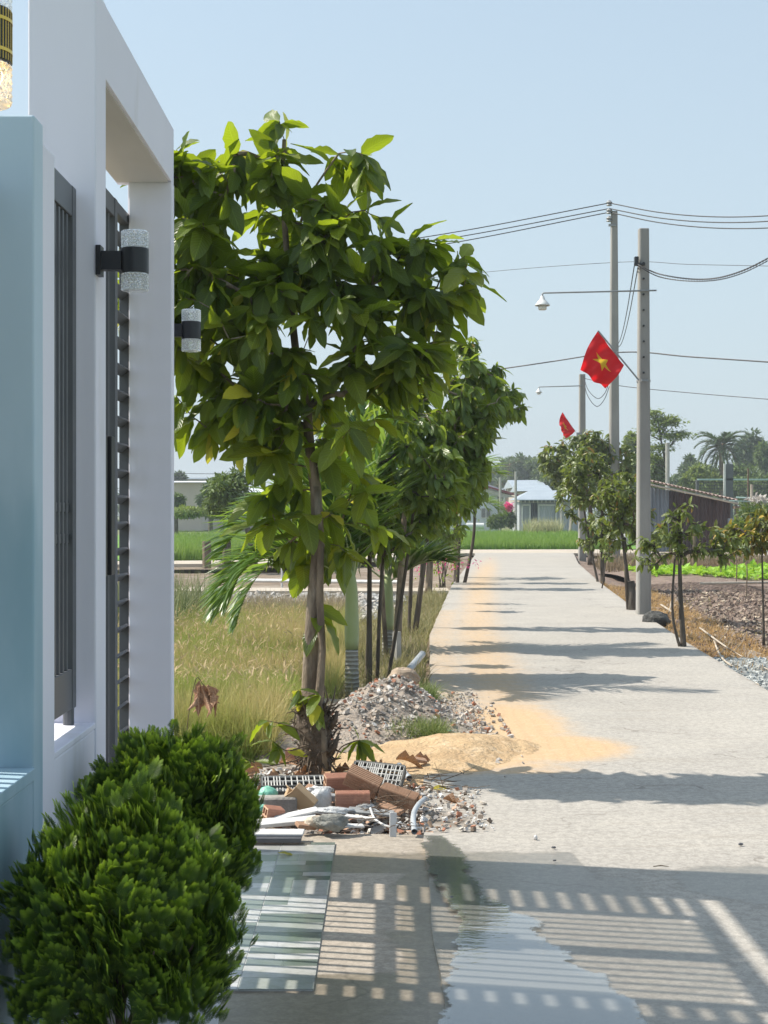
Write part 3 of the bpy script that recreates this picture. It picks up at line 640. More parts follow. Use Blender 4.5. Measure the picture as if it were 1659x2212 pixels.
# gate: two leaves, each with a louvred ladder, barred panel and stiles
XG = -1.19
def leaf_gate(ya, yb, lou_far):
    ro = MB(); d = .045; z0, z1 = .06, 2.94
    sgn = 1 if lou_far else -1
    ys_ = [ya, yb] if lou_far else [yb, ya]      # ys_[0]: meeting stile side, ys_[1]: hinge side
    m0, h0 = ys_; sp = [(m0, m0+sgn*.05), (m0+sgn*.50, m0+sgn*.56), (h0-sgn*.05, h0)]
    for a, b in sp: ro.box((XG, min(a, b), z0), (XG+d, max(a, b), z1))
    lo, hi = min(ya, yb), max(ya, yb)
    for a, b in ((z0, z0+.08), (z1-.08, z1), (1.37, 1.43), (1.55, 1.61)): 
        ro.box((XG+.003, min(m0, sp[1][1]), a), (XG+d-.003, max(m0, sp[1][1]), b))
    ro.box((XG+.003, min(sp[1][0], h0), z0), (XG+d-.003, max(sp[1][0], h0), z0+.05)); ro.box((XG+.003, min(sp[1][0], h0), z1-.05), (XG+d-.003, max(sp[1][0], h0), z1))
    root = ro.on('gate_leaf', m_gate, ww); bevel(root, .002, 1)
    bars = MB(); a, b = sorted((sp[0][1], sp[1][0])); n = 5
    for k in range(n):
        y = a+(b-a)*(k+1)/(n+1); bars.box((XG+.012, y-.008, z0+.08), (XG+.032, y+.008, z1-.08))
    bars.on('bars', m_gate, root)
    lv = MB(); a, b = sorted((sp[1][1], sp[2][0])); z = z0+.10
    while z < z1-.06: lv.box((XG-.0, a, z), (XG+.047, b, z+.012), rotm(0, R(-38), 0)); z += .1145
    lv.on('louvres', m_gate, root)
    if lou_far:
        for z in (.4, 1.6, 2.80): hg = MB(); hg.box((XG+.01, 6.69, z), (XG+.05, 6.712, z+.09)); hg.box((XG+.045, 6.675, z+.02), (XG+.075, 6.70, z+.07)); hg.on('hinge', m_gate, root)
    h = MB(); yh = m0+sgn*.075; h.box((XG+.095, yh-.035, 1.35), (XG+.115, yh+.035, 1.90)); h.box((XG+.075, yh-.03, 1.36), (XG+.095, yh+.03, 1.89)); h.box((XG+d, yh-.012, 1.45), (XG+.075, yh+.012, 1.48)); h.box((XG+d, yh-.012, 1.77), (XG+.075, yh+.012, 1.80))
    ho = h.on('handle', m_black, root); bevel(ho, .004, 2); return root
leaf_gate(5.80, 6.695, True); leaf_gate(5.062, 5.79, False)
# teal neighbour wall
tw = thing('fence_wall', 'pale teal blue fence wall at the left edge with a square pillar', 'wall', (-1.05, 3.2, 0))
wbox('pillar', (-1.36, 4.02, -.3), (X0-.001, 4.127, 2.68), m_teal, tw); wbox('pillar', (-1.36, 2.86, -.3), (X0-.001, 3.22, 2.72), m_teal, tw)
wbox('low_wall', (-1.30, 1.9, -.3), (X0-.003, 2.857, .87), m_teal, tw); wbox('low_wall', (-1.30, 3.222, -.3), (X0-.003, 4.018, .87), m_teal, tw)
wbox('sill', (-1.31, 3.222, .871), (X0+.002, 4.0185, .905), m_teal, tw, .003)
q = MB(); 
for k in range(12): q.box((-1.12, 3.25+k*.062, .906), (-1.10, 3.27+k*.062, 2.45))
q.box((-1.125, 3.223, 2.45), (-1.095, 4.018, 2.5)); q.on('grille', m_gate, tw)
m_court = M('courtyard_concrete', (.4, .38, .35))
sheet('courtyard_floor', m_court, [(-9, 1.5), (-6.01, 1.5), (-6.01, 7.3), (-9, 7.3)], -.02)

# ------------------------------------------------------------------ wall lamps
m, t = nt('cut_crystal'); v = coords(t)
vo = t.nodes.new('ShaderNodeTexVoronoi'); vo.feature = 'F1'; vo.inputs['Scale'].default_value = 95; L(t, v, vo.inputs['Vector'])
p = princ(t, (.97, .98, 1), .05, IOR=1.45, Transmission__Weight=.55); out(t, p.outputs[0]); m_glass = m
m_gold = M('gold_trim', (.75, .52, .12), (.7, .48, .1), 5, .25, 0, Metallic=1.0)
def crystal(mb, c, r, z0, z1, nrow):
    """cylinder of little pyramids"""
    n = 20; h = (z1-z0)/nrow
    for k in range(nrow):
        for j in range(n):
            a0, a1, am = [2*math.pi*(j+u+(k % 2)*.5)/n for u in (0, 1, .5)]; za, zb = z0+k*h, z0+(k+1)*h
            q = [(c[0]+r*math.cos(a), c[1]+r*math.sin(a), z) for a, z in ((a0, (za+zb)/2), (am, za-.3*h if k else za), (a1, (za+zb)/2), (am, zb+.3*h if k < nrow-1 else zb))]
            tip = (c[0]+r*1.08*math.cos(am), c[1]+r*1.08*math.sin(am), (za+zb)/2)
            mb.add(q+[tip], [(0, 1, 4), (1, 2, 4), (2, 3, 4), (3, 0, 4)])
    for z, s in ((z0, 1), (z1, -1)):
        mb.lathe((c[0], c[1], z), [(0.0005, 0), (r*.98, 0), (r*1.01, s*.004)], 28)
def wall_lamp(y, zb, r, xw, label, fluted=False, hh=(.058, .082, .058)):
    c = (xw+.125, y, 0); root = thing('wall_lamp', label, 'lamp', (xw, y, zb), 'crystal wall lamps'); a, b, d = hh
    z1, z2, z3 = zb+a, zb+a+b, zb+a+b+d
    q = MB(); q.box((xw, y-.03, z1-.008), (xw+.016, y+.03, z2+.008)); q.on('wall_plate', m_black, root)
    q = MB(); q.box((xw+.016, y-.021, z1+.01), (c[0]-r*.95, y+.021, z2-.01)); q.on('arm', m_black, root)
    q = MB(); q.lathe((c[0], y, 0), [(.001, z1), (r*1.01, z1), (r*1.02, z1+.003), (r*1.02, z2-.003), (r*1.01, z2), (.001, z2)], 40); q.on('body', m_black, root, smooth=False)
    if fluted:
        q = MB()
        for k in range(44):
            an = 2*math.pi*k/44; x, yy = c[0]+r*1.03*math.cos(an), y+r*1.03*math.sin(an); q.box((x-.0007, yy-.0007, z1+.002), (x+.0007, yy+.0007, z2-.002))
        for f_ in (.2, .78): q.lathe((c[0], y, z1+(z2-z1)*f_), [(r*1.02, -.0035), (r*1.055, -.0035), (r*1.055, .0035), (r*1.02, .0035)], 40)
        q.on('gold_trim', m_gold, root)
    for s, (e0, e1) in enumerate(((zb, z1-.0005), (z2+.0005, z3))):
        q = MB(); crystal(q, (c[0], y), r*.97, e0, e1, 6); q.on('crystal_shade', m_glass, root)
    return root
wall_lamp(4.9, 2.332, .0445, X0, 'black wall lamp with two crystal ends on the near white pillar')
wall_lamp(7.02, 2.362, .0445, -1.04, 'smaller-looking black crystal wall lamp on the far pillar against the leaves')
l3 = wall_lamp(3.05, 2.44, .055, X0, 'fluted black and gold crystal wall lamp cut by the top left corner', True, (.085, .109, .10))
m, t = nt('warm_bulb'); e = N(t, 'ShaderNodeEmission', Strength=14.0); e.inputs[0].default_value = (1, .62, .22, 1); out(t, e.outputs[0])
q = MB(); q.lathe((X0+.125, 3.05, 2.50), [(.001, -.02), (.012, -.014), (.016, 0), (.012, .014), (.001, .02)], 12); q.on('bulb', m, l3)

# ------------------------------------------------------------------ thuja bushes in white pots
def spray_t():
    V = []; Fc = []; U = []
    def strip_(p, d, ln, wd, z=0):
        q = np.array([-d[1], d[0]]); k = len(V); e = p+d*ln
        for a, hh in ((p-q*wd*.35, 0), (p+d*ln*.6-q*wd*.6, z), (e, 0), (p+d*ln*.6+q*wd*.6, z)): V.append((a[0], a[1], hh)); U.append((0, a[1]))
        Fc.append((k, k+1, k+2, k+3))
    up = np.array([0, 1.]); strip_(np.array([0, 0.]), up, 1, .035)
    for i in range(8):
        for s in (-1, 1):
            y = .12+i*.105+(.05 if s > 0 else 0); L_ = .55*(1-.55*(i/7)) ; a = R(34+4*math.sin(i*3)); d = np.array([s*math.sin(a), math.cos(a)]); p0 = np.array([0, y]); strip_(p0, d, L_, .034, .01*s)
            for j in range(4):
                for s2 in (-1, 1):
                    a2 = a*s+s2*R(36); d2 = np.array([math.sin(a2), math.cos(a2)]); strip_(p0+d*L_*(.22+.2*j), d2, L_*.36*(1-.12*j), .032, .012*s2)
    V = np.array(V); V[:, 2] += .10*np.abs(V[:, 0])**1.5-.12*V[:, 1]**2; return V, [np.array(Fc)], np.array(U)
SPR = spray_t()
m, t = nt('thuja'); uv = attr(t, 'luv').outputs['Vector']; r = attr(t, 'rnd').outputs['Fac']; sx = t.nodes.new('ShaderNodeSeparateXYZ'); L(t, uv, sx.inputs[0])
c = mixc(t, r, (.028, .072, .006), (.085, .155, .012)); tip = ramp(t, sx.outputs[1], .62, 1.0); c = mixc(t, mathn(t, 'MULTIPLY', tip, .8), c, (.36, .52, .05)); p = princ(t, c, .45)
tr = N(t, 'ShaderNodeBsdfTranslucent'); L(t, mixc(t, tip, (.11, .22, .012), (.38, .54, .04)), tr.inputs[0]); x_ = t.nodes.new('ShaderNodeMixShader'); x_.inputs[0].default_value = .3; L(t, p.outputs[0], x_.inputs[1]); L(t, tr.outputs[0], x_.inputs[2]); out(t, x_.outputs[0]); m_thuja = m
m_bark = M('brown_bark', (.11, .075, .05), (.17, .125, .085), 14, .95, .8, 40, .01, stretch=(1, 1, .3))
m_pot = M('white_pot', (.72, .73, .75), (.64, .65, .68), 4, .45, .05)
def bush(c, rx, rz, label, seed, potz):
    g = np.random.default_rng(seed); root = thing('globe_bush', label, 'bush', (c[0], c[1], potz), 'clipped globe conifers in pots')
    n = 120; k = np.arange(n); ph = k*2.39996; zc = 1-1.72*(k+.5)/n; zc = zc+g.normal(0, .03, n); rr = np.sqrt(np.maximum(.02, 1-np.minimum(1, np.abs(zc))**2))
    d = np.stack([np.cos(ph)*rr, np.sin(ph)*rr, zc], -1); dn = nrm(d); lump = 1+g.normal(0, .10, n)
    P_, D_, S_, Rn = [], [], [], []; FR = []
    for i in range(n):
        b = np.array(c)+dn[i]*np.array([rx, rx, rz])*.74*lump[i]; pl = g.uniform(0, 3.14)
        axis = nrm(dn[i]*np.array([1, 1, .5])*.55+np.array([0, 0, .85+.25*g.random()])+g.normal(0, .1, 3)); 
        nz = nrm(np.array([math.cos(pl), math.sin(pl), .1])); rnn = g.random()
        for j in range(56):
            off = g.normal(0, 1, 3)*np.array([.021, .021, .028])-dn[i]*(.09*g.random()**2); dd = nrm(axis+g.normal(0, .26, 3)); z = nz+g.normal(0, .25, 3); z = nrm(z-dd*np.dot(z, dd)); x = np.cross(dd, z)
            P_.append(b+off-dd*.02); FR.append(np.stack([x, dd, z], -1)); S_.append((.034+.034*g.random())); Rn.append(min(1, max(0, rnn*.6+.4*g.random())))
    mb = MB(); mb.inst(*SPR, np.array(P_), np.array(FR), np.array(S_), np.array(Rn)); mb.on('foliage', m_thuja, root, attrs=True)
    st = MB()
    for i in range(26):
        e = np.array(c)+dn[g.integers(0, n)]*np.array([rx, rx, rz])*.72; b = np.array([c[0]+g.normal(0, .02), c[1]+g.normal(0, .02), potz-.02]); mid = (b*.55+e*.45)+np.array([0, 0, .02]); st.tube([b, mid, e], [.009, .006, .002], 5)
    st.on('stems', m_bark, root, smooth=True); return root
def pot(c, r, h, label):
    root = thing('plant_pot', label, 'pot', (c[0], c[1], 0), 'white plant pots'); q = MB(); q.lathe((c[0], c[1], .004), [(.001, 0), (r*.8, 0), (r*.98, h-.03), (r*1.05, h-.03), (r*1.05, h), (r*.93, h), (r*.9, h-.05)], 36); q.on('shell', m_pot, root, smooth=False)
    q = MB(); q.lathe((c[0], c[1], .004), [(.001, h-.04), (r*.91, h-.045)], 24); q.on('soil', m_soil, root)
bush((-.655, 3.70, .55), .335, .37, 'nearest round clipped green conifer bush filling the lower left corner', 71, .20)
pot((-.655, 3.70), .19, .21, 'white round pot under the nearest conifer bush')
bush((-.66, 4.62, .625), .30, .315, 'second round green conifer bush behind the nearest one', 72, .33)
pot((-.665, 4.56), .19, .33, 'white round pot under the second conifer bush')

# ------------------------------------------------------------------ DEBRIS PILE, every larger piece its own thing
m_brick = M('red_clay', (.46, .24, .17), (.39, .19, .13), 9, .9, .5, 60, .006, c3=(.58, .30, .20), s3=16)
m_brick2 = M('brown_clay', (.40, .245, .16), (.33, .19, .12), 9, .9, .5, 60, .006, c3=(.50, .34, .24), s3=16)
m_brickend = M('pale_clay', (.56, .38, .26), (.48, .31, .2), 12, .9, .3)
m_hole = M('clay_inside', (.16, .07, .045), (.12, .05, .035), 9, .95, .2)
DN = [0]
def dloc(px, py, z): Y = (H-z)*F/(py-CY); return np.array([(px-CX)/F*Y, Y, z])
def xform(o, loc, rx=0, ry=0, rz=0):
    o.location = tuple(loc); o.rotation_euler = (R(rx), R(ry), R(rz)); return o
def hollow_brick(label, px, py, z, rx, ry, rz, mat, ln=.185):
    root = thing('hollow_brick', label, 'brick', (0, 0, 0), 'hollow clay bricks in the waste pile')
    q = MB(); s = .04; w_ = .008     # 4 cells of thin walls, grooved sides
    for a in (-s, 0, s):
        q.box((-ln/2, a-w_/2, -s-w_/2), (ln/2, a+w_/2, s+w_/2))
    for a in (-s, 0, s):
        for b0, b1 in ((-s+w_/2, -w_/2), (w_/2, s-w_/2)): q.box((-ln/2+.0005, b0, a-w_/2+.0004), (ln/2-.0005, b1, a+w_/2-.0004))
    for k in range(6):
        u = -s+.004+k*.0147
        for sg in (-1, 1):
            q.box((-ln/2+.001, sg*(s+w_/2+.0012)-.0012, u-.0035), (ln/2-.001, sg*(s+w_/2+.0012)+.0012, u+.0035)); q.box((-ln/2+.001, u-.0035, sg*(s+w_/2+.0012)-.0012), (ln/2-.001, u+.0035, sg*(s+w_/2+.0012)+.0012))
    q.build('body', mat, root)
    q = MB(); 
    for a in (-s, 0, s):
        q.box((-ln/2-.002, a-w_/2, -s-w_/2), (-ln/2-.0003, a+w_/2, s+w_/2))
        for b0, b1 in ((-s+w_/2, -w_/2), (w_/2, s-w_/2)): q.box((-ln/2-.002, b0, a-w_/2), (-ln/2-.0003, b1, a+w_/2))
    q.build('cut_end', m_brickend, root); return xform(root, dloc(px, py, z), rx, ry, rz)
hollow_brick('red hollow brick lying flat behind the tilted brown brick', 738, 1690, .10, 8, 0, 12, m_brick)
hollow_brick('brown hollow brick tilted up with its four holes facing left', 785, 1686, .15, 25, 24, -8, m_brick2)
hollow_brick('red hollow brick lying square in the middle of the waste pile', 762, 1728, .08, 0, 0, 3, m_brick, .18)
hollow_brick('brown grooved hollow brick sloping down on the right of the waste pile', 860, 1722, .07, 10, 16, -14, m_brick2, .20)
hollow_brick('red hollow brick half hidden by leaves at the left back of the pile', 650, 1632, .04, 0, 0, -6, m_brick)
hollow_brick('broken red brick stub at the left edge of the waste pile', 590, 1762, .05, 4, 10, 20, m_brick, .09)
def slab(name, label, cat, px, py, z, size, rot, mat, bv=.002, group=None):
    q = MB(); q.box(tuple(-a/2 for a in size), tuple(a/2 for a in size)); o = q.build(name, mat); xform(o, dloc(px, py, z), *rot); bevel(o, bv, 1); return tag(o, label, cat, group)
m_card = M('brown_card', (.46, .32, .19), (.38, .26, .15), 6, .85, .15)
m_plas = M('dusty_white', (.66, .66, .66), (.52, .51, .50), 8, .6, .3, 30, .008)
m_slate = M('grey_board', (.30, .31, .32), (.22, .23, .24), 8, .7, .3)
m_conc = M('old_concrete_lump', (.36, .34, .31), (.24, .22, .2), 12, .95, .8)
m_dgrey = M('dark_panel', (.06, .065, .075), (.10, .10, .11), 6, .35, .1)
m_red = M('red_paint', (.42, .09, .09), (.3, .08, .07), 6, .7, .2)
def carton(label, px, py, z, rot, s):
    root = thing('small_carton', label, 'box', (0, 0, 0), 'brown cartons in the waste pile'); q = MB(); q.box((-s/2, -s*.45, -s*.8), (s/2, s*.45, s*.8)); bevel(q.build('body', m_card, root), .003)
    q = MB(); q.box((-s/2-.012, -s*.47, s*.8), (s/2-.02, s*.47, s*.8+.003), rotm(0, R(14), 0)); q.build('flap', m_card, root); return xform(root, dloc(px, py, z), *rot)
carton('brown carton leaning left beside the open carton', 626, 1728, .085, (0, 24, 10), .07); carton('open brown carton tipped towards the plastic bag', 653, 1724, .10, (10, -48, -20), .085)
slab('concrete_lump', 'weathered grey concrete block behind the brown cartons', 'concrete', 592, 1737, .07, (.24, .09, .09), (0, 0, 4), m_conc, .01)
slab('white_board', 'long white board lying along the front of the pile', 'board', 610, 1773, .045, (.34, .10, .02), (6, -4, 6), m_plas); 
slab('white_board', 'white tapered strip lying under the brown cartons', 'board', 640, 1757, .07, (.22, .06, .012), (10, -10, 12), m_plas)
slab('white_board', 'thin white board edge resting on the tile corner', 'board', 585, 1797, .045, (.32, .12, .012), (0, 0, -1), m_plas)
slab('glossy_panel', 'dark glossy panel lying on the back corner of the tiles', 'panel', 585, 1806, .03, (.30, .14, .022), (3, 0, 0), m_dgrey)
slab('grey_board', 'grey slate-like board in the middle of the pile', 'board', 705, 1720, .07, (.34, .07, .03), (0, 4, 3), m_slate)
slab('grey_board', 'thin grey offcut board lying flat before the red brick', 'board', 800, 1752, .05, (.24, .09, .012), (4, 3, -10), m_slate)
slab('white_strip', 'upright white plastic strip standing at the front right of the pile', 'strip', 849, 1780, .05, (.035, .008, .12), (-12, 3, 10), m_plas)
slab('white_strip', 'white strip of moulding lying right of the grey cloth', 'strip', 760, 1782, .04, (.12, .05, .01), (3, 4, 14), m_plas)
slab('marble_strip', 'pale offcut strip lying slanted at the pile middle', 'strip', 780, 1765, .045, (.17, .04, .012), (3, 3, -20), m_plas)
for i, (px, py, z, ln, rz, lab) in enumerate([(690, 1706, .075, .16, -20, 'broken brown shard before the flat red brick'), (660, 1782, .04, .10, 30, 'brown shard at the front left of the pile'), (845, 1745, .05, .14, -35, 'rusty brown shard right of the central red brick'), (905, 1640, .05, .10, 20, 'brown shard at the back right of the pile')]):
    slab('clay_shard', lab, 'shard', px, py, z, (ln, .05, .02), (15, 12, rz), m_brick2, .003, 'clay shards')
# plastic crates: two grey grids
m_crate = M('dusty_crate_plastic', (.58, .57, .54), (.42, .41, .39), 9, .6, .2)
m_crated = M('dark_crate_plastic', (.05, .05, .05), (.09, .09, .085), 9, .6, .2)
def crate(label, px, py, z, rot, L_, W_, nx, ny):
    root = thing('plastic_crate', label, 'crate', (0, 0, 0), 'broken plastic crates'); q = MB(); t_ = .006
    for k in range(nx+1):
        x = -L_/2+L_*k/nx; q.box((x-t_/2, -W_/2, 0), (x+t_/2, W_/2, .010))
    for k in range(ny+1):
        y = -W_/2+W_*k/ny; q.box((-L_/2, y-t_/2, .0012), (L_/2, y+t_/2, .0112))
    g = np.random.default_rng(int(px)); 
    for k in range(nx*ny//2):
        i, j = g.integers(0, nx), g.integers(0, ny); x = -L_/2+L_*(i+.5)/nx; q.box((x-.003, -W_/2+W_*j/ny, .001), (x+.003, -W_/2+W_*(j+1)/ny, .0095))
    q.build('grid', m_crate, root); q = MB()
    for a, b in (((-L_/2, -W_/2-.008, -.045), (L_/2, -W_/2, .012)), ((-L_/2, W_/2, -.045), (L_/2, W_/2+.008, .012)), ((L_/2, -W_/2, -.045), (L_/2+.008, W_/2, .012)), ((-L_/2-.008, -W_/2, -.045), (-L_/2, W_/2, .012))): q.box(a, b)
    q.build('rim', m_crated, root); q = MB(); q.box((-L_/2, -W_/2, -.05), (L_/2, W_/2, -.047)); q.build('base', m_crated, root); return xform(root, dloc(px, py, z), *rot)
crate('broken grey plastic crate propped up at the right end of the pile', 815, 1672, .14, (30, 4, -10), .28, .17, 12, 4)
crate('flat dusty plastic crate lying along the back left of the pile', 655, 1688, .075, (10, 0, 6), .46, .15, 14, 2)
crate('half buried plastic crate at the left of the pile', 660, 1706, .05, (4, 0, 5), .44, .10, 14, 2)
# bags, cloth, pipes, leaves
def blob(name, label, cat, px, py, z, r, sq, mat, seed, amp=.35, par=None):
    q = MB(); n = 26; th = np.linspace(0, math.pi, 16); ph = np.arange(n)/n*2*math.pi
    T_, P2 = np.meshgrid(th, ph, indexing='ij'); d = np.stack([np.sin(T_)*np.cos(P2), np.sin(T_)*np.sin(P2), np.cos(T_)], -1)
    rr = 1+amp*(fbm(d[..., 0]*2.2+d[..., 2]*2+seed, d[..., 1]*2.2+d[..., 2]*1.5, 4, seed)-.45)*2; v = d*rr[..., None]*np.array(sq)*r; i, j = np.meshgrid(np.arange(15), np.arange(n), indexing='ij'); i = i.ravel(); j = j.ravel(); j2 = (j+1) % n
    q.add(v.reshape(-1, 3), np.stack([i*n+j, (i+1)*n+j, (i+1)*n+j2, i*n+j2], 1)); o = q.build(name, mat, smooth=name not in ('stone', 'rock', 'rubber_lump', 'pebble')); o.location = tuple(dloc(px, py, z)); return tag(o, label, cat)
m_bagc = M('clear_plastic', (.78, .79, .80), (.66, .68, .70), 14, .25, .9, 22, .02, Transmission__Weight=.35)
m_bagg = M('green_plastic', (.28, .66, .50), (.2, .55, .42), 14, .35, .8, 20, .02, Transmission__Weight=.2)
m_cloth = M('dirty_grey_cloth', (.34, .34, .31), (.20, .20, .185), 18, .95, 1.0, 14, .04, stretch=(1, 2.5, 1))
m_sack = M('beige_sack', (.56, .49, .40), (.44, .38, .31), 12, .9, .8, 20, .03)
blob('plastic_bag', 'pale green plastic bag bulging at the left end of the pile', 'bag', 578, 1716, .10, .055, (1, .8, .85), m_bagg, 3, .2)
blob('plastic_bag', 'small crumpled green plastic scrap below the green bag', 'bag', 565, 1746, .06, .03, (1, .7, .8), m_bagg, 4, .4)
blob('plastic_bag', 'crumpled clear plastic bag in the centre of the pile', 'bag', 693, 1724, .09, .06, (.9, .6, .95), m_bagc, 5, .4)
blob('plastic_sheet', 'flattened white plastic sheet in front of the clear bag', 'plastic sheet', 715, 1750, .06, .08, (1.35, .6, .22), m_bagc, 6, .5)
blob('plastic_sheet', 'white crumpled plastic wrap behind the cartons', 'plastic sheet', 690, 1705, .09, .06, (1.3, .5, .35), m_bagc, 7, .5)
blob('cloth', 'dirty grey cloth bundled at the front of the pile', 'cloth', 715, 1776, .06, .07, (1.15, .7, .55), m_cloth, 8, .6)
blob('sack', 'beige crumpled sack left of the grey cloth', 'sack', 683, 1776, .05, .05, (1.2, .7, .6), m_sack, 9, .5)
blob('rubber_lump', 'dark grey rubber lump before the red brick', 'rubber piece', 788, 1745, .05, .05, (1, .7, .5), m_slate, 10, .15)
blob('stone', 'pale brown rock on top of the rubble mound', 'rock', 872, 1466, .20, .13, (1, .8, .75), M('brown_rock', (.42, .33, .25), (.30, .23, .17), 8, .95, .8), 12, .25)
blob('plastic_scrap', 'small flat green plastic scrap lying on the sand', 'plastic', 1055, 1604, .015, .05, (1.2, .5, .16), m_bagg, 13, .6)
blob('plastic_scrap', 'green net scrap at the top of the sand heap', 'plastic', 945, 1577, .02, .06, (1.5, .4, .12), m_bagg, 14, .6)
blob('mango_seed', 'pale chewed fruit stone lying on the road', 'fruit stone', 1157, 1808, .012, .011, (.8, .8, 1.2), m_plas, 15, .3)
m_pipe = M('grey_pvc', (.42, .45, .48), (.36, .38, .41), 5, .4, .05)
def pipe(label, pts, r, mat, name='pipe', stripe=None):
    root = thing(name, label, 'pipe', pts[0]); q = MB(); q.tube(pts, r, 16, cap=False); q.tube(pts, r*.82, 16, cap=False); q.on('body', mat, root, smooth=True)
    for e, f_ in ((0, 1), (-1, -2)):
        q = MB(); d_ = nrm(np.array(pts[e])-np.array(pts[f_])); q.tube([np.array(pts[e])-d_*.03, np.array(pts[e])+d_*.001], r*1.09, 16, cap=False); q.on('collar', mat, root, smooth=True)
    return root
def curve(pts, n=12):
    pts = np.array(pts, float); k = len(pts); P_ = np.vstack([2*pts[0]-pts[1], pts, 2*pts[-1]-pts[-2]]); o = []
    for i in range(k-1):
        a, b, c, d = P_[i:i+4]
        for u in np.linspace(0, 1, n, endpoint=(i == k-2)): o.append(.5*((2*b)+(-a+c)*u+(2*a-5*b+4*c-d)*u*u+(-a+3*b-3*c+d)*u**3))
    return np.array(o)
pipe('bent grey plastic pipe at the right front corner of the pile', curve([dloc(918, 1724, .07), dloc(903, 1738, .08), dloc(893, 1760, .06), dloc(895, 1795, .02)]), .014, m_pipe)
pipe('short straight grey pipe stub on the sand behind the crate', [dloc(862, 1652, .07), dloc(884, 1680, .04)], .017, m_pipe)
pipe('thick grey pipe leaning at the road edge behind the rubble mound', [dloc(858, 1475, .02)+[0, 0, 0], dloc(912, 1412, .10)], .035, m_pipe)
pipe('thin white plastic pipe curling at the front of the pile', curve([dloc(800, 1745, .08), dloc(812, 1770, .05), dloc(845, 1785, .03), dloc(865, 1775, .04)]), .006, m_plas, 'tube')
q = MB(); g = np.random.default_rng(9)
tw_ = thing('twigs', 'tangle of dry brown twigs between the bricks and the crate', 'twigs', dloc(850, 1735, .05))
for k in range(70):
    a = dloc(835+g.normal(0, 28), 1722+g.normal(0, 22), .05+.05*g.random()); d = nrm(g.normal(size=3)*[1, .7, .3])*(.05+.12*g.random()); q.tube([a, a+d*.5+g.normal(0, .01, 3), a+d], [.0025, .002, .001], 4)
q.on('sticks', m_bark, tw_)
tw_ = thing('twigs', 'thin dry twigs lying on the sand beside the pile', 'twigs', dloc(930, 1690, .05)); q = MB()
for k in range(26):
    a = dloc(930+g.normal(0, 25), 1690+g.normal(0, 10), .02+.02*g.random()); d = nrm(g.normal(size=3)*[1, .4, .12])*(.08+.18*g.random()); q.tube([a, a+d*.5+g.normal(0, .01, 3), a+d], [.003, .002, .001], 4)
q.on('sticks', m_bark, tw_)
m_dead = leafmat('dead_leaf', (.26, .13, .07), (.40, .24, .14), (.35, .16, .06), gloss=.6, tf=.15)
def leaves(name, label, cat, pos, dirs, size, mat, seed, T_=BIG, jit=.5, rn=None):
    g = np.random.default_rng(seed); q = MB(); pos = np.array(pos); q.inst(*T_, pos, frames(nrm(np.array(dirs, float)), jit=jit, g=g), np.array(size)*np.ones(len(pos)), g.random(len(pos)) if rn is None else np.array(rn))
    return tag(q.build(name, mat, attrs=True, smooth=True), label, cat)
CRL = leaf_t(8, .38, .7, .8, .12)
leaves('dead_leaf', 'curled brown dead leaf lying on the sand behind the pile', 'leaf', [dloc(856, 1640, .06)], [(1, .1, .15)], .17, m_dead, 1, CRL)
leaves('dead_leaf', 'crumpled dark dead leaf at the edge of the sand', 'leaf', [dloc(895, 1638, .04)], [(1, -.2, .2)], .12, m_dead, 2, CRL)
leaves('dead_leaf', 'small yellow leaf lying on the road edge by the pile', 'leaf', [dloc(935, 1701, .012)], [(1, 0, 0)], .10, leafmat('yellow_leaf', (.5, .42, .05), (.6, .5, .08), (.5, .4, .02)), 3)
leaves('dead_leaf', 'yellow leaf floating on the wet tiles', 'leaf', [dloc(600, 1841, .014)], [(1, 0, 0)], .09, leafmat('yellow_leaf', (.5, .42, .05), (.6, .5, .08), (.5, .4, .02)), 4)
leaves('leaf_litter', 'dry brown leaves fallen around the big-leaved tree base', 'leaves', [(-.9+.04*k % 1.1+g.normal(0, .12), 8.7+g.normal(0, .35), .0+.05*g.random()) for k in range(46)], g.normal(size=(46, 3))*[1, 1, .2], .13, m_dead, 5, CRL)
bpy.context.scene.objects[-1] if False else None
# little things on the road
for px, py, s, lab in ((1196, 1829, .011, 'small dark crumb pair on the road below the fruit stone'), (1600, 1822, .012, 'dark pebble near the right edge of the photograph on the road'), (1198, 1857, .008, 'tiny dark pebble on the road above the shadow edge'), (975, 2240/1.157, .008, 'tiny dark pebble on the wet driveway')):
    blob('pebble', lab, 'pebble', px, py, .012, s, (1, .7, .5), m_dgrey, int(px), .3)
q = MB(); a = dloc(1428, 1870, .014); q.tube([a-[.035, 0, 0], a+[0, .004, .003], a+[.035, -.002, 0]], [.002, .003, .001], 5); tag(q.build('twig', m_bark), 'short dark twig lying on the sunny road', 'twig')
# paint bucket, stone post, stakes
q = thing('paint_tub', 'old grey and red paint tub half buried behind the rubble mound', 'tub', dloc(880, 1500, 0)); c_ = dloc(880, 1500, -.02)
a = MB(); a.lathe(c_, [(.001, 0), (.045, 0), (.052, .07)], 20); a.on('red_band', m_red, q); a = MB(); a.lathe(c_, [(.052, .0705), (.056, .11), (.050, .11), (.048, .02)], 20); a.on('rim', m_slate, q)
def stake(name, label, cat, px, py, z, h, w_, mat, lean=(0, 0)):
    b = dloc(px, py, z); q = MB(); q.tube([b, b+np.array([lean[0], lean[1], h])], [w_, w_*.85], 7 if name != 'concrete_post' else 4); return tag(q.build(name, mat), label, cat)
m_wood = M('grey_wood', (.20, .15, .11), (.13, .095, .07), 20, .95, .6, stretch=(1, 1, .2)); m_cpost = M('cast_concrete', (.42, .41, .39), (.34, .33, .31), 8, .9, .4)
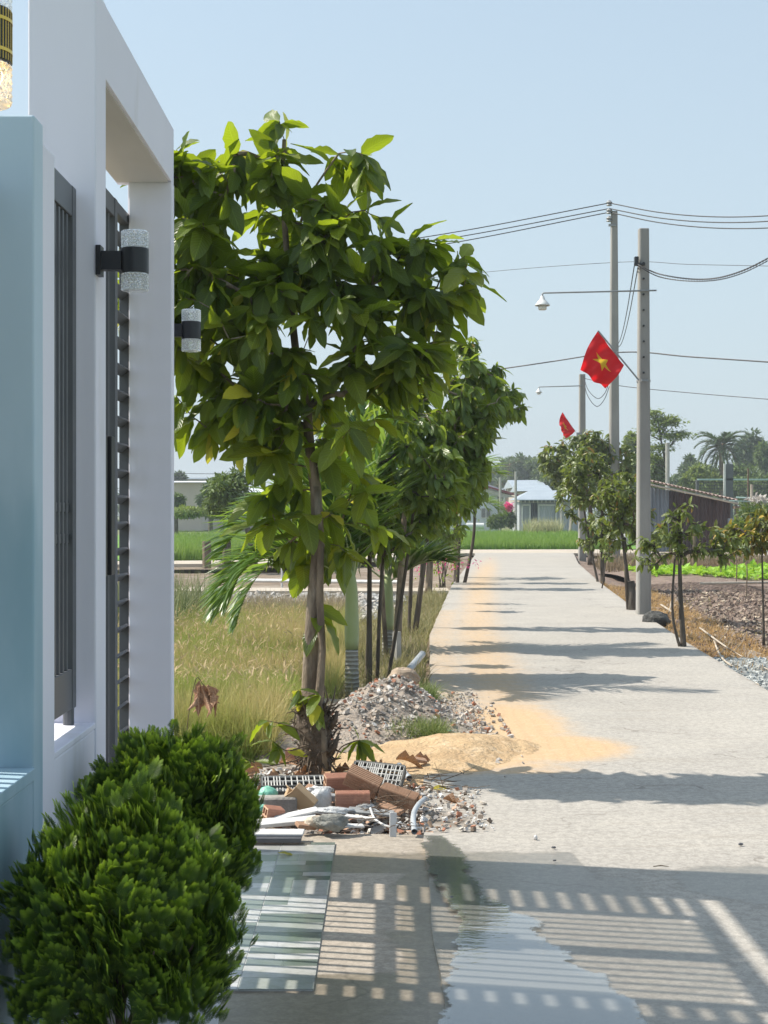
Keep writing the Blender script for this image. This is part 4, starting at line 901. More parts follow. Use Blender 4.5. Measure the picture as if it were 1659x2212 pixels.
b = dloc(497, 1600, -.2); q = MB(); q.tube([b, b+np.array([0, 0, .42])], [.014, .016], 6); tag(q.build('wooden_stake', m_wood), 'dark wooden stake in the grass behind the second bush', 'stake')
stake('concrete_post', 'short pale concrete marker post among the slender trunks', 'post', 857, 1432, -.1, .36, .055, m_cpost)
b = np.array([-1.06, 8.7, -.05]); tt = thing('dead_twig', 'drooping cluster of dead brown leaves above the second bush', 'branch', b); q = MB(); tip = P(440, 1478, 8.7); q.tube(curve([b, b+[-.1, 0, .28], tip-[.05, 0, -.02], tip]), .0025, 5); q.on('stem', m_bark, tt)
q = MB(); dd = np.array([(.2, 0, -1), (.5, .1, -.8), (-.2, .1, -1), (.7, 0, -.5), (.1, -.2, -1), (.4, .2, -1), (-.1, .3, -.7)], float); q.inst(*CRL, np.repeat([tip], 7, 0)+g.normal(0, .015, (7, 3)), frames(nrm(dd), jit=.6, g=g), np.full(7, .15), g.random(7)); q.on('dead_leaves', m_dead, tt, attrs=True, smooth=True)
# ================================================================== POLES, CABLES, FLAGS
m_pole = M('cast_concrete_pole', (.33, .32, .30), (.27, .26, .245), 3, .92, .4, 50, .008, stretch=(1, 1, .3), c3=(.22, .215, .20), s3=1.0)
m_cable = M('black_cable', (.03, .03, .035), None, 5, .6, 0); m_steel = M('galvanised', (.30, .31, .32), (.24, .25, .26), 8, .5, .1)
m_lampw = M('white_enamel', (.72, .72, .71), (.62, .62, .6), 8, .4, 0)
m, t = nt('frosted_glass'); p = princ(t, (.80, .79, .74), .35, Transmission__Weight=.3); out(t, p.outputs[0]); m_frost = m
def util_pole(px, Y, zt, r0, r1, label, holes=False, sq=True):
    x = (px-CX)/F*Y; root = thing('utility_pole', label, 'utility pole', (x, Y, 0)); q = MB(); n = 8 if sq else 16
    V = []; ch = .28
    for z, r in ((-.4, r0), (zt*.5, (r0+r1)/2), (zt, r1)):
        for a, b in ((-1, ch-1), (ch-1, -1), (1-ch, -1), (1, ch-1), (1, 1-ch), (1-ch, 1), (ch-1, 1), (-1, 1-ch)): V.append((x+a*r, Y+b*r, z))
    q.add(V, [(i*8+j, i*8+(j+1) % 8, (i+1)*8+(j+1) % 8, (i+1)*8+j) for i in range(2) for j in range(8)]+[tuple(range(16, 24))]); o = q.on('shaft', m_pole, root); bevel(o, .012, 2)
    if holes:
        q = MB()
        for i in range(16):
            z = zt-.55-i*.245; 
            if z < zt-2.4: break
            q.tube([(x-.015, Y-r0*1.02, z), (x-.015, Y-r0*.70, z)], .016, 8)
        q.on('bolt_holes', m_black, root)
    return root, x
pA, xA = util_pole(1390, 23.2, 6.04, .112, .080, 'nearest concrete pole right of the road, carrying a lamp arm and a big flag', True)
pB, xB = util_pole(1326.5, 48.7, 11.5, .185, .105, 'tallest concrete pole behind, reaching up to the three top cables', sq=False)
pC, xC = util_pole(1257.5, 52.0, 6.44, .135, .105, 'farther short concrete pole at the road bend with a meter box', sq=False)
q = MB(); c = P(1390, 1143*.0+818+0, 23.2); q.lathe((xA, 23.2, c[2]-.04), [(.108, 0), (.112, 0), (.112, .03), (.108, .03)], 16); q.on('clamp', m_steel, pA)
# bracket
q = MB(); c = P(1372, 570, 23.2); q.box((c[0]-.03, 23.05, c[2]-.03), (xA, 23.12, c[2]+.0)); q.box((c[0]-.03, 23.04, c[2]-.035), (c[0]+.03, 23.14, c[2]+.10)); q.on('cable_bracket', m_black, pA)
q = MB(); c = P(1316, 455, 48.6)
for k in range(3): q.lathe((c[0], 48.6, c[2]-.35+k*.26), [(.02, 0), (.10, .02), (.06, .08), (.11, .11), (.06, .17), (.02, .2)], 12)
q.box((c[0]-.03, 48.55, c[2]-.5), (xB+.05, 48.6, c[2]-.42)); q.on('insulator', m_steel, pB)
q = MB(); c = P(1251, 980, 51.8); q.box((c[0]-.10, 51.5, c[2]-.75), (c[0]+.12, 51.85, c[2]+.75)); q.on('meter_box', m_dgrey if False else m_slate, pC)
def arm_lamp(x_p, Y, z, x_l, x_r, sc, label):
    root = thing('street_lamp', label, 'street lamp', (x_p, Y, z), 'lamps on pipe arms'); q = MB(); y = Y-.02-.10*sc
    q.tube([(x_r, y, z+.005), (x_l+.02, y, z-.035), (x_l, y, z-.05), (x_l, y, z-.10)], .013*sc, 8); q.on('arm', m_steel, root, smooth=True)
    q = MB(); q.lathe((x_l, y, z-.40), [(.10, .165), (.118, .165), (.112, .185), (.072, .235), (.048, .255), (.032, .30), (.022, .32)], 24); q.on('shade', m_lampw, root, smooth=True)
    q = MB(); q.lathe((x_l, y, z-.50), [(.001, .195), (.055, .20), (.066, .215), (.068, .27), (.05, .27)], 20); q.on('glass', m_frost, root, smooth=True); return root
c = P(1170, 633, 23.2); e = P(1415, 629, 23.2); arm_lamp(xA, 23.2, e[2], c[0], e[0], 1, 'white street lamp on a long thin arm from the nearest pole')
c = P(1163, 836, 52.0); e = P(1257, 833, 52.0); arm_lamp(xC, 52.0, e[2], c[0]+.0, e[0], 1.3, 'distant white street lamp on the arm of the pole at the bend')
def wire(label, pts, r, n=14, name='cable', group=None, twist=False):
    pts = [np.array(a, float) for a in pts]; q = MB(); cu = curve(pts, n)
    if twist:
        k = np.arange(len(cu)*4); cc = np.stack([np.interp(k/4, np.arange(len(cu)), cu[:, i]) for i in range(3)], -1)
        for ph in (0, math.pi): q.tube(cc+np.stack([0*k, np.cos(k*.9+ph)*r, np.sin(k*.9+ph)*r], -1), r*.8, 4)
    else: q.tube(cu, r, 5)
    return tag(q.build(name, m_cable), label, 'cable', group)
def span(a, b, sag, n=5):
    a, b = np.array(a), np.array(b); return [a+(b-a)*u-np.array([0, 0, sag*4*u*(1-u)]) for u in np.linspace(0, 1, n)]
gC = 'overhead cables'
for (yl, yc, yr, nm) in ((492, 437, 445, 'highest of the three cables running left from the tall pole top'), (503, 449, 457, 'middle of the three cables running left from the tall pole top'), (516, 457, 474, 'lowest of the three cables running left from the tall pole top')):
    c = P(1316, yc, 48.6); slope = (yl-yc)/(860-1316); yL = yc+slope*(360-1316)*.93
    wire(nm, span(c, P(200, yL+40, 60), .4), .018, group=gC)
    wire(nm.replace('running left', 'running right').replace('cables', 'cables,').replace(',,', ','), span(c, P(1800, yr+3, 42), .35), .018, group=gC)
wire('thin faint cable passing behind the nearest pole at bracket height', [P(300, 680, 62), P(900, 602, 55), P(1316, 566, 48.9), P(1500, 570, 46), P(1800, 576, 42)], .009, group=gC)
wire('thick dark cable passing behind the big flag', [P(300, 905, 62), P(1100, 793, 52), P(1333, 760, 48.5), P(1500, 770, 46), P(1800, 790, 42)], .022, group=gC)
wire('low thin cable from the bend pole to the right edge', [P(1258, 815, 52), P(1340, 832, 50), P(1500, 848, 46), P(1800, 872, 42)], .012, group=gC)
wire('twisted cable drooping from the nearest pole bracket, upper of two', [P(1372, 568, 23.1), P(1430, 592, 22.5), P(1520, 602, 21.5), P(1600, 585, 20.5), P(1700, 535, 19.5)], .008, twist=True, group=gC)
wire('twisted cable drooping from the nearest pole bracket, lower of two', [P(1372, 570, 23.1), P(1430, 598, 22.6), P(1520, 606, 21.6), P(1600, 590, 20.6), P(1700, 540, 19.6)], .006, twist=True, group=gC)
wire('left twisted cable running down from the bracket behind the flag', span(P(1370, 574, 23.1), P(1333, 742, 48.4), .3), .009, twist=True, group=gC)
wire('right twisted cable running down from the bracket behind the flag', span(P(1378, 576, 23.1), P(1336, 748, 48.4), .3), .009, twist=True, group=gC)
wire('thin cable loop hanging between the bend pole and the tall pole, upper', [P(1260, 808, 52), P(1270, 840, 51), P(1290, 859, 50.5), P(1305, 850, 50), P(1316, 825, 49.5)], .012, group=gC)
wire('thin cable loop hanging between the bend pole and the tall pole, lower', [P(1260, 808, 52), P(1268, 850, 51), P(1288, 876, 50.5), P(1305, 862, 50), P(1318, 828, 49.5)], .012, group=gC)
wire('thin cable seen low left against the sky over the warehouse', [P(300, 1018, 150), P(450, 1022, 150), P(700, 1020, 150)], .03, group=gC)
# flags
m, t = nt('flag_red'); v = coords(t); p = princ(t, mixc(t, noise(t, v, 9, 3), (.62, .006, .012), (.50, .004, .01)), .7); tr = N(t, 'ShaderNodeBsdfTranslucent'); tr.inputs[0].default_value = (.75, .01, .015, 1)
x_ = t.nodes.new('ShaderNodeMixShader'); x_.inputs[0].default_value = .4; L(t, p.outputs[0], x_.inputs[1]); L(t, tr.outputs[0], x_.inputs[2]); out(t, x_.outputs[0]); m_fred = m
m, t = nt('flag_yellow'); p = princ(t, (.80, .58, .02), .7); tr = N(t, 'ShaderNodeBsdfTranslucent'); tr.inputs[0].default_value = (.85, .6, .02, 1)
x_ = t.nodes.new('ShaderNodeMixShader'); x_.inputs[0].default_value = .4; L(t, p.outputs[0], x_.inputs[1]); L(t, tr.outputs[0], x_.inputs[2]); out(t, x_.outputs[0]); m_fyel = m
def flag(corners, Y, sc, label, staff, amp, seed, star=((.5, .5), .34, 1.0)):
    """corners TL(hoist top), TR(hoist bottom), BR, BL in picture units"""
    n = 40; u, v_ = np.meshgrid(np.linspace(0, 1, n), np.linspace(0, 1, n), indexing='ij'); c = [np.array(a, float) for a in corners]
    def surf(u, v_, lift=0):
        u = np.asarray(u)[..., None]; v_ = np.asarray(v_)[..., None]
        p = c[0]*(1-u)*(1-v_)+c[1]*u*(1-v_)+c[2]*u*v_+c[3]*(1-u)*v_
        p = p+np.concatenate([-9*sc*np.sin(v_*math.pi)*(1-u)*.6, 4*sc*np.sin(v_*math.pi)*u+2.5*sc*np.sin(u*9+v_*3)*v_], -1)
        dep = amp*(np.sin(u*15+v_*5+seed)*.035*(.3+v_)+.05*np.sin(v_*5+u*3))[..., 0]
        x = (p[..., 0]-CX)/F*Y; z = H-(p[..., 1]-CY)/F*Y; return np.stack([x, Y+dep-lift, z], -1)
    s = staff; root = thing('flag', label, 'flag', P(*s[0], Y), 'national flags on the poles')
    q = MB(); q.tube([P(*s[0], Y), P(*s[1], Y)], .013*sc, 8); q.on('staff', m_steel, root)
    q = MB(); q.add(surf(u, v_).reshape(-1, 3), np.stack([(np.arange(n-1)[:, None]*n+np.arange(n-1)).ravel()+a for a in (0, n, n+1, 1)], 1)); q.on('cloth', m_fred, root, smooth=True)
    (cu, cv), rr, asp = star; pts = []
    for k in range(10):
        a = math.pi/2+k*math.pi/5; r_ = rr*(1 if k % 2 == 0 else .382); pts.append((cu+r_*math.sin(a)*.67, cv-r_*math.cos(a)*asp*.5))
    q = MB()
    for sgn in (1, -1):
        tri = [(cu, cv)]+pts; V = []; Fc = []
        for k in range(10):
            a, b, d = np.array(tri[0]), np.array(pts[k]), np.array(pts[(k+1) % 10]); m_ = 6; base = len(V)
            for i in range(m_+1):
                for j in range(i+1): w1 = (i-j)/m_; w2 = j/m_; V.append(a*(1-w1-w2)+b*w1+d*w2)
            ix = lambda i, j: base+i*(i+1)//2+j
            for i in range(m_):
                for j in range(i+1):
                    Fc.append((ix(i, j), ix(i+1, j), ix(i+1, j+1)))
                    if j < i: Fc.append((ix(i, j), ix(i+1, j+1), ix(i, j+1)))
        V = np.array(V); q.add(surf(V[:, 0], V[:, 1], sgn*.006), Fc)
    q.on('star', m_fyel, root, smooth=True); return root
flag([(1292, 713), (1348, 787), (1310, 838), (1252, 798)], 22.9, 1, 'large red flag with a yellow star hanging off the nearest pole', ((1380, 820), (1292, 713)), 1.2, 1, ((.50, .45), .46, .8))
flag([(1215, 889), (1243, 929), (1222, 947), (1208, 918)], 51.6, .4, 'smaller distant red flag with a yellow star beside the bend pole', ((1256, 950), (1215, 889)), 2.4, 4, ((.45, .5), .42, .7))

# ================================================================== TREES
m_bigleaf = leafmat('big_leaf', (.020, .045, .012), (.10, .15, .018), (.42, .54, .022), yellow=(.52, .50, .05), tf=.42, yl=.97, vein=12)
m_barkg = M('grey_brown_bark', (.27, .21, .15), (.14, .105, .075), 12, .95, 1.0, 26, .03, stretch=(1, 1, .3), c3=(.38, .33, .26), s3=7, lo=.4, hi=.6)
m_barkd = M('dark_bark', (.115, .095, .075), (.07, .055, .045), 9, .95, .9, 30, .015, stretch=(1, 1, .3), c3=(.20, .18, .15), s3=4)
Z1 = 9.1; g = np.random.default_rng(101)
def PP(px, py, Y, dy=0): a = P(px, py, Y); a[1] += dy; return a
trunk = [PP(688, 1672, Z1), PP(676, 1590, Z1), PP(668, 1500, Z1), PP(672, 1400, Z1), PP(678, 1290, Z1), PP(688, 1180, Z1), PP(682, 1060, Z1, .02), PP(668, 960, Z1, .03), PP(662, 880, Z1, .05), PP(640, 780, Z1, .08), PP(625, 640, Z1, .05), PP(615, 480, Z1), PP(612, 350, Z1), PP(614, 300, Z1)]
spec = [(610, 300, 60, 55), (560, 360, 80, 50), (420, 370, 80, 75), (770, 370, 60, 60), (560, 500, 190, 120), (740, 540, 140, 100), (930, 580, 85, 75), (985, 600, 45, 60), (460, 680, 130, 130), (650, 680, 180, 120), (840, 700, 130, 90), (430, 850, 60, 70), (560, 880, 100, 70), (700, 820, 120, 60), (330, 600, 70, 150), (890, 790, 70, 60)]
tips = blobs(spec, Z1, 240, g)
cm = P(640, 600, Z1); tips[:, 1] = np.clip(tips[:, 1], Z1-.95, Z1+.95)
low = [(610, 1000), (720, 990), (640, 1060), (760, 1050), (590, 1110), (735, 1130), (820, 1140), (650, 1220), (770, 1010), (690, 1330), (560, 1130), (715, 1110), (625, 1170), (560, 960), (640, 930), (705, 945), (500, 935), (600, 980), (455, 930), (760, 930), (810, 900), (790, 1060), (600, 1040), (680, 1180), (745, 1190), (660, 1110), (570, 1070)]
tl_ = np.array([PP(a, b, Z1, g.normal(0, .12)) for a, b in low]); 
allt = np.vstack([tips, tl_])
T1 = make_tree('broad_leaf_tree', 'large-leaved young tree with two stems standing behind the waste pile', 'tree', trunk, .062, .012, allt, BIG, 8, .215, m_bigleaf, m_barkg, g, spread=.85, droop=.75, frm=.42, tipr=.0032, jit=.4,
    extra_stems=[([PP(700, 1665, Z1, -.05), PP(698, 1580, Z1, -.07), PP(688, 1520, Z1, -.08), PP(693, 1470, Z1, -.07), PP(697, 1400, Z1, -.06), PP(692, 1300, Z1, -.06), PP(693, 1180, Z1, -.05), PP(684, 1050, Z1, -.02)], .030, .020)], back=.10)
# knotted, rough base
q = MB(); a = np.array([PP(690, 1690, Z1), PP(686, 1660, Z1), PP(682, 1610, Z1), PP(678, 1560, Z1), PP(672, 1520, Z1), PP(669, 1490, Z1)]); q.tube(a, [.085, .088, .098, .112, .088, .062], 14)
gg = np.random.default_rng(3)
for k in range(150):
    an = gg.uniform(0, 6.28); z0 = gg.uniform(.05, .42); r_ = .09; b = P(682, 1600, Z1); p0 = np.array([b[0]+r_*math.cos(an), Z1+r_*math.sin(an), z0]); d = np.array([math.cos(an)*.05, math.sin(an)*.05, gg.normal(0, .06)]); q.tube([p0-d*.5, p0+d*.6+gg.normal(0, .01, 3), p0+d*1.3+gg.normal(0, .02, 3)], [.008, .005, .002], 5)
for (px, py, dx) in ((640, 1545, -.03), (742, 1545, .03), (735, 1600, .04)): b = PP((px+686)/2, py+25, Z1, -.05); q.tube([b, b+np.array([dx, -.01, .05]), b+np.array([dx*1.4, -.01, .11])], [.02, .016, .010], 7)
q.on('root_stump', M('shaggy_root', (.17, .13, .10), (.10, .075, .055), 14, .95, 1.0, 30, .03), T1, smooth=True)
# basal sprouts
sp_ = thing('leafy_sprout', 'low sprout with yellow-green leaves left of the big-leaved tree base', 'sprout', PP(660, 1640, Z1-.1), 'basal leafy sprouts'); q = MB(); c = MB(); pos = []; dd = []
for path in ([(672, 1600), (640, 1572), (600, 1560), (575, 1555)], [(672, 1620), (640, 1640), (600, 1650), (560, 1655), (540, 1645)], [(668, 1560), (655, 1520), (645, 1490)], [(670, 1570), (690, 1500), (720, 1475)][:2], [(660, 1610), (620, 1620), (590, 1600)]):
    cu = curve([PP(a, b, Z1-.15) for a, b in path], 8); q.tube(cu, np.linspace(.006, .002, len(cu)), 5)
    for f_ in (.55, .72, .85, 1.0, 1.0, 1.0): k = int(f_*(len(cu)-1)); pos.append(cu[k]); dd.append(nrm(gg.normal(size=3)*[.9, .7, .4]+[-.3, -.2, -.25]))
q.on('stems', m_bark, sp_); c.inst(*BIG, np.array(pos), frames(np.array(dd), g=gg), .15*(.7+.5*gg.random(len(pos))), np.where(gg.random(len(pos)) < .3, .99, gg.random(len(pos)))); c.on('leaves', m_bigleaf, sp_, attrs=True, smooth=True)
sp_ = thing('leafy_sprout', 'small leafy sprout right of the big-leaved tree base', 'sprout', PP(745, 1640, Z1-.1), 'basal leafy sprouts'); q = MB(); cu = curve([PP(720, 1650, Z1-.1), PP(735, 1615, Z1-.2), PP(765, 1600, Z1-.25), PP(775, 1598, Z1-.25)], 8); q.tube(cu, .004, 5); q.on('stems', m_bark, sp_)
c = MB(); dd = nrm(np.array([(1, -.2, -.2), (.9, -.3, -.9), (.4, -.3, -1), (-.6, -.2, -.7), (-.9, -.2, -.4), (.1, -.5, -1), (-.2, 0, 1.)])); c.inst(*BIG, np.repeat([cu[-1]], 7, 0), frames(dd, g=gg, jit=.2), np.array([.17, .16, .15, .14, .16, .14, .10]), gg.random(7)); c.on('leaves', m_bigleaf, sp_, attrs=True, smooth=True)

# palms -------------------------------------------------------------
LFT = np.array([(-.5, 0, 0), (.5, 0, 0), (-.5, .5, .03), (.5, .5, .03), (0, 1, -.10), (0, 1, -.10)]), [np.array([(0, 1, 3, 2), (2, 3, 5, 4)])], np.array([(-1, 0), (1, 0), (-1, .5), (1, .5), (0, 1), (0, 1)], float)
def frond(base, d0, ln, drop, nlf, lw, ll, g, fold=.5, twist=0):
    """rachis points and leaflet transforms of one feather frond"""
    n = 24; pts = [np.array(base, float)]; d = nrm(np.array(d0, float)); st = ln/n; ds = [d]
    for i in range(n): d = nrm(d+np.array([0, 0, -drop*(.3+1.4*i/n)*st])); pts.append(pts[-1]+d*st); ds.append(d)
    pts = np.array(pts); ds = np.array(ds); P_, D_, S_ = [], [], []
    for u in np.linspace(.14, .995, nlf):
        k = u*n; i = min(n-1, int(k)); p = pts[i]+(pts[i+1]-pts[i])*(k-i); t_ = ds[i]; side = nrm(np.cross(t_, [0, 0, 1.])); up = np.cross(side, t_)
        L_ = ll*(math.sin(math.pi*(.12+.86*u)**.8)**.6*.9+.1)
        for s in (-1, 1):
            v_ = nrm(side*s*(1-.35*u)+up*(fold+g.normal(0, .12))+t_*(.55+.7*u)+g.normal(0, .06, 3)); P_.append(p); D_.append(v_); S_.append((lw*(1.1-.4*u), L_*(.9+.2*g.random()), L_))
    return pts, P_, D_, S_
def palm(name, label, x, Y, z_crown, r, fronds, ln, nlf, lw, ll, lmat, tmat, g, shaft=None, base_z=-.15, group=None, bulge=1.0, rr=.012):
    root = thing(name, label, 'palm tree', (x, Y, 0), group); q = MB(); zs = np.linspace(base_z, z_crown-(shaft or 0), 14)
    q.tube([(x, Y, z) for z in zs], [r*(bulge-(bulge-1)*i/13)*(1+.03*math.sin(i*2.2)) for i in range(14)], 14); q.on('trunk', tmat, root, smooth=True)
    if shaft:
        q = MB(); zz_ = np.linspace(z_crown-shaft, z_crown+.12, 10); q.tube([(x, Y, z) for z in zz_], [r*1.02, r*1.12, r*1.14, r*1.12, r*1.08, r*1.03, r*.98, r*.9, r*.7, r*.4], 16); q.on('crownshaft', m_shaft, root, smooth=True)
    mb, ml = MB(), MB(); P_, D_, S_ = [], [], []
    for d0, lf, dr in fronds:
        pts, a, b, c_ = frond((x, Y, z_crown), d0, ln*lf, dr, nlf, lw, ll, g); mb.tube(pts, np.linspace(rr, rr*.2, len(pts)), 5, cap=False); P_ += a; D_ += b; S_ += c_
    mb.on('rachis', m_shaft if shaft else tmat, root, smooth=True); P_ = np.array(P_); D_ = nrm(np.array(D_)); D_[:, 2] -= .15
    ml.inst(*LFT, P_, frames(D_, jit=.3, g=g), np.array(S_), g.random(len(P_))); ml.on('fronds', lmat, root, attrs=True, smooth=True); return root
m, t = nt('green_crownshaft'); v = coords(t); sx = t.nodes.new('ShaderNodeSeparateXYZ'); L(t, v, sx.inputs[0])
p = princ(t, mixc(t, ramp(t, noise(t, coords(t, (1, 1, .3)), 5, 4), .3, .7), (.30, .36, .14), (.42, .46, .27)), .5); out(t, p.outputs[0]); m_shaft = m
m, t = nt('ringed_palm_trunk'); v = coords(t); sx = t.nodes.new('ShaderNodeSeparateXYZ'); L(t, v, sx.inputs[0]); wv = mathn(t, 'SINE', mathn(t, 'ADD', mathn(t, 'MULTIPLY', sx.outputs[2], 150), mathn(t, 'MULTIPLY', noise(t, v, 8, 4), 5)))
p = princ(t, mixc(t, ramp(t, wv, .2, .8), (.26, .24, .20), (.44, .42, .38)), .9); bump(t, wv, p, .5, .01); out(t, p.outputs[0]); m_ring = m
m_palm = leafmat('palm_leaflet', (.035, .090, .022), (.10, .18, .035), (.32, .48, .05), gloss=.32, tf=.36, vein=1)
m_coco = leafmat('coconut_leaflet', (.045, .08, .045), (.09, .13, .065), (.15, .22, .06), gloss=.4, tf=.2, vein=1)
g = np.random.default_rng(120)
x = (760-CX)/F*14
palm('palm_tree', 'smooth pale green palm with ringed foot behind the rubble mound', x, 14.0, .92, .060, [((-.9, -.1, .75), .80, 1.7), ((-.7, .2, 1.1), .85, 1.5), ((-.8, -.4, .95), .8, 1.8), ((-.45, .1, 1.5), .95, 1.1), ((.25, -.1, 1.6), 1.1, .8), ((.05, .3, 1.6), 1.0, .9), ((-.15, -.4, 1.5), .9, 1.3), ((.35, .4, 1.3), .85, 1.3)], 2.0, 74, .040, .62, m_palm, m_ring, g, shaft=.62, bulge=1.25, group='palms along the left verge')
x = (838-CX)/F*17.6
palm('palm_tree', 'second palm with dark fronds spreading low among the slender trunks', x, 17.6, .75, .062, [((-1.0, -.1, .9), 1.0, 1.3), ((-.7, -.2, 1.3), 1.05, 1.0), ((.9, -.2, .75), .33, 1.2), ((.35, 0, 1.6), 1.1, .7), ((.15, .1, 1.7), 1.15, .6), ((-.3, .3, 1.5), 1.1, .8), ((-.1, -.3, 1.7), 1.0, .8), ((.5, .3, 1.5), 1.0, .9)], 2.4, 78, .042, .64, m_palm, m_ring, g, shaft=.55, bulge=1.3, group='palms along the left verge')
x = (1003-CX)/F*36
palm('palm_tree', 'small dark palm at the far end of the left tree row', x-.2, 36, 1.6, .06, [((a, b, .8), .8, 1.5) for a, b in ((1, 0), (.6, .6), (-.8, .3), (.2, -.9), (-.6, -.6), (.9, -.5))], 1.7, 34, .035, .5, m_palm, m_barkd, g, group='palms along the left verge')
# row of drooping-leaf trees
m_mid = leafmat('drooping_leaf', (.042, .080, .018), (.13, .19, .032), (.38, .50, .04), yellow=(.42, .16, .03), gloss=.30, tf=.36, yl=.985, vein=7)
m_olive = leafmat('olive_leaf', (.065, .095, .024), (.14, .17, .045), (.30, .38, .05), yellow=(.34, .22, .06), gloss=.33, tf=.30, yl=.955, vein=4)
def rowtree(name, label, base_px, Y, top, spec, nt_, k, size, mat, seed, r0=.03, stems=(), lt=MID, droop=1.0, bm=None, bow=0, group=None, **kw):
    g = np.random.default_rng(seed); b = P(base_px, CY+H*F/Y, Y); b[2] = -.15; tp = P(*top, Y); mid = (b+tp)/2+np.array([bow, 0, 0]); tr = curve([b, mid, tp], 7)
    ex = []
    for (dx, tx, ty, r) in stems: e0 = P(base_px+dx, CY+H*F/Y, Y+g.normal(0, .08)); e0[2] = -.15; e1 = P(tx, ty, Y); ex.append((curve([e0, (e0+e1)/2+g.normal(0, .06, 3), e1], 7), r, r*.6))
    return make_tree(name, label, 'tree', tr, r0, r0*.35, blobs(spec, Y, nt_, g), lt, k, size, mat, bm or m_barkd, g, droop=droop, frm=kw.pop('frm', .5), extra_stems=ex, group=group, **kw)
G = 'trees along the left verge'
rowtree('roadside_tree', 'slender many-stemmed tree beside the pale green palm', 797, 14.6, (800, 900), [(760, 990, 60, 90), (860, 960, 110, 95), (940, 1040, 70, 80), (700, 1040, 60, 80), (640, 1090, 50, 60), (820, 1080, 90, 60), (720, 960, 60, 60), (740, 1140, 60, 60), (850, 1150, 60, 50), (620, 1170, 50, 50), (690, 1200, 50, 40)], 330, 11, .14, m_mid, 201, .034, [(17, 850, 1000, .022), (38, 900, 1050, .022)], group=G, spread=.8)
rowtree('roadside_tree', 'taller tree with a thick grey trunk and a crown reaching over the road', 855, 17.3, (890, 830), [(950, 900, 110, 90), (1040, 860, 60, 70), (860, 880, 80, 60), (960, 1010, 95, 80), (1010, 960, 55, 80), (780, 900, 60, 60), (1000, 800, 50, 40)], 330, 11, .155, m_mid, 202, .055, [(-20, 830, 1000, .03)], group=G, spread=.8, bm=m_barkg)
rowtree('roadside_tree', 'tree whose leafy branch tips reach farthest right above the road', 895, 20.5, (960, 880), [(1050, 850, 55, 50), (1100, 860, 40, 35), (1020, 900, 60, 60), (985, 1000, 70, 60), (1060, 800, 25, 25), (1010, 740, 25, 20), (950, 1080, 70, 40), (880, 1130, 60, 40)], 260, 11, .16, m_mid, 203, .045, [(-12, 900, 1080, .025)], group=G, spread=.8)
rowtree('roadside_tree', 'far tree of the left row with a leaning thick trunk', 925, 31, (940, 1000), [(980, 990, 55, 60), (1010, 1020, 40, 50), (930, 1060, 50, 50), (1030, 1050, 25, 30), (900, 1150, 60, 35), (960, 1130, 45, 45)], 240, 10, .17, m_mid, 204, .085, group=G, spread=.8, bm=m_barkg)
rowtree('roadside_tree', 'farthest tree of the left row, with two thin dark trunks at the road edge', 987, 33.5, (1000, 1010), [(1010, 1060, 35, 35), (985, 1010, 45, 45), (1025, 1020, 25, 40)], 120, 9, .17, m_mid, 205, .05, [(14, 1025, 1050, .045)], group=G, spread=.8)
for (bx, Y, ty, lab) in ((793, 15.6, 1180, 'thin bare trunk left of the thick grey trunk'), (905, 26, 1150, 'thin leaning sapling trunk in the middle of the left row'), (886, 24, 1140, 'thin sapling trunk beside the straw grass')):
    g = np.random.default_rng(bx); rowtree('sapling', lab, bx, Y, (bx+8, ty), [(bx+8, ty-50, 30, 40)], 26, 8, .13, m_mid, bx, .028, group='saplings on the left verge')
# flowering bougainvillea near the left road edge
m_pink = leafmat('pink_bract', (.75, .05, .22), (.85, .12, .35), (.8, .08, .3), gloss=.6, vein=1)
gs = np.random.default_rng(77); fb = thing('flowering_shrub', 'low light green shrub with pink flowers at the far left road edge', 'shrub', P(950, 1262, 33)); fb.location.z = -.2
q = MB(); pos = P(955, 1170, 33)+gs.normal(0, 1, (700, 3))*[.22, .25, .42]; q.inst(*SML, pos, frames(gs.normal(size=(700, 3)), g=gs), .09*(.6+.8*gs.random(700)), gs.random(700)); q.on('leaves', leafmat('lime_leaf', (.14, .24, .03), (.3, .42, .06), (.4, .5, .05)), fb, attrs=True)
q = MB(); pos = P(955, 1218, 32.9)+gs.normal(0, 1, (130, 3))*[.4, .3, .10]; q.inst(*SML, pos, frames(gs.normal(size=(130, 3)), g=gs), .085*np.ones(130), gs.random(130)); q.on('flowers', m_pink, fb, attrs=True)
q = MB()
for k in range(9): b = P(955, 1262, 33)+gs.normal(0, .08, 3); b[2] = -.2; q.tube([b, b+[gs.normal(0, .1), 0, .7], b+[gs.normal(0, .25), 0, 1.3]], [.012, .009, .004], 5)
q.on('stems', m_barkd, fb)

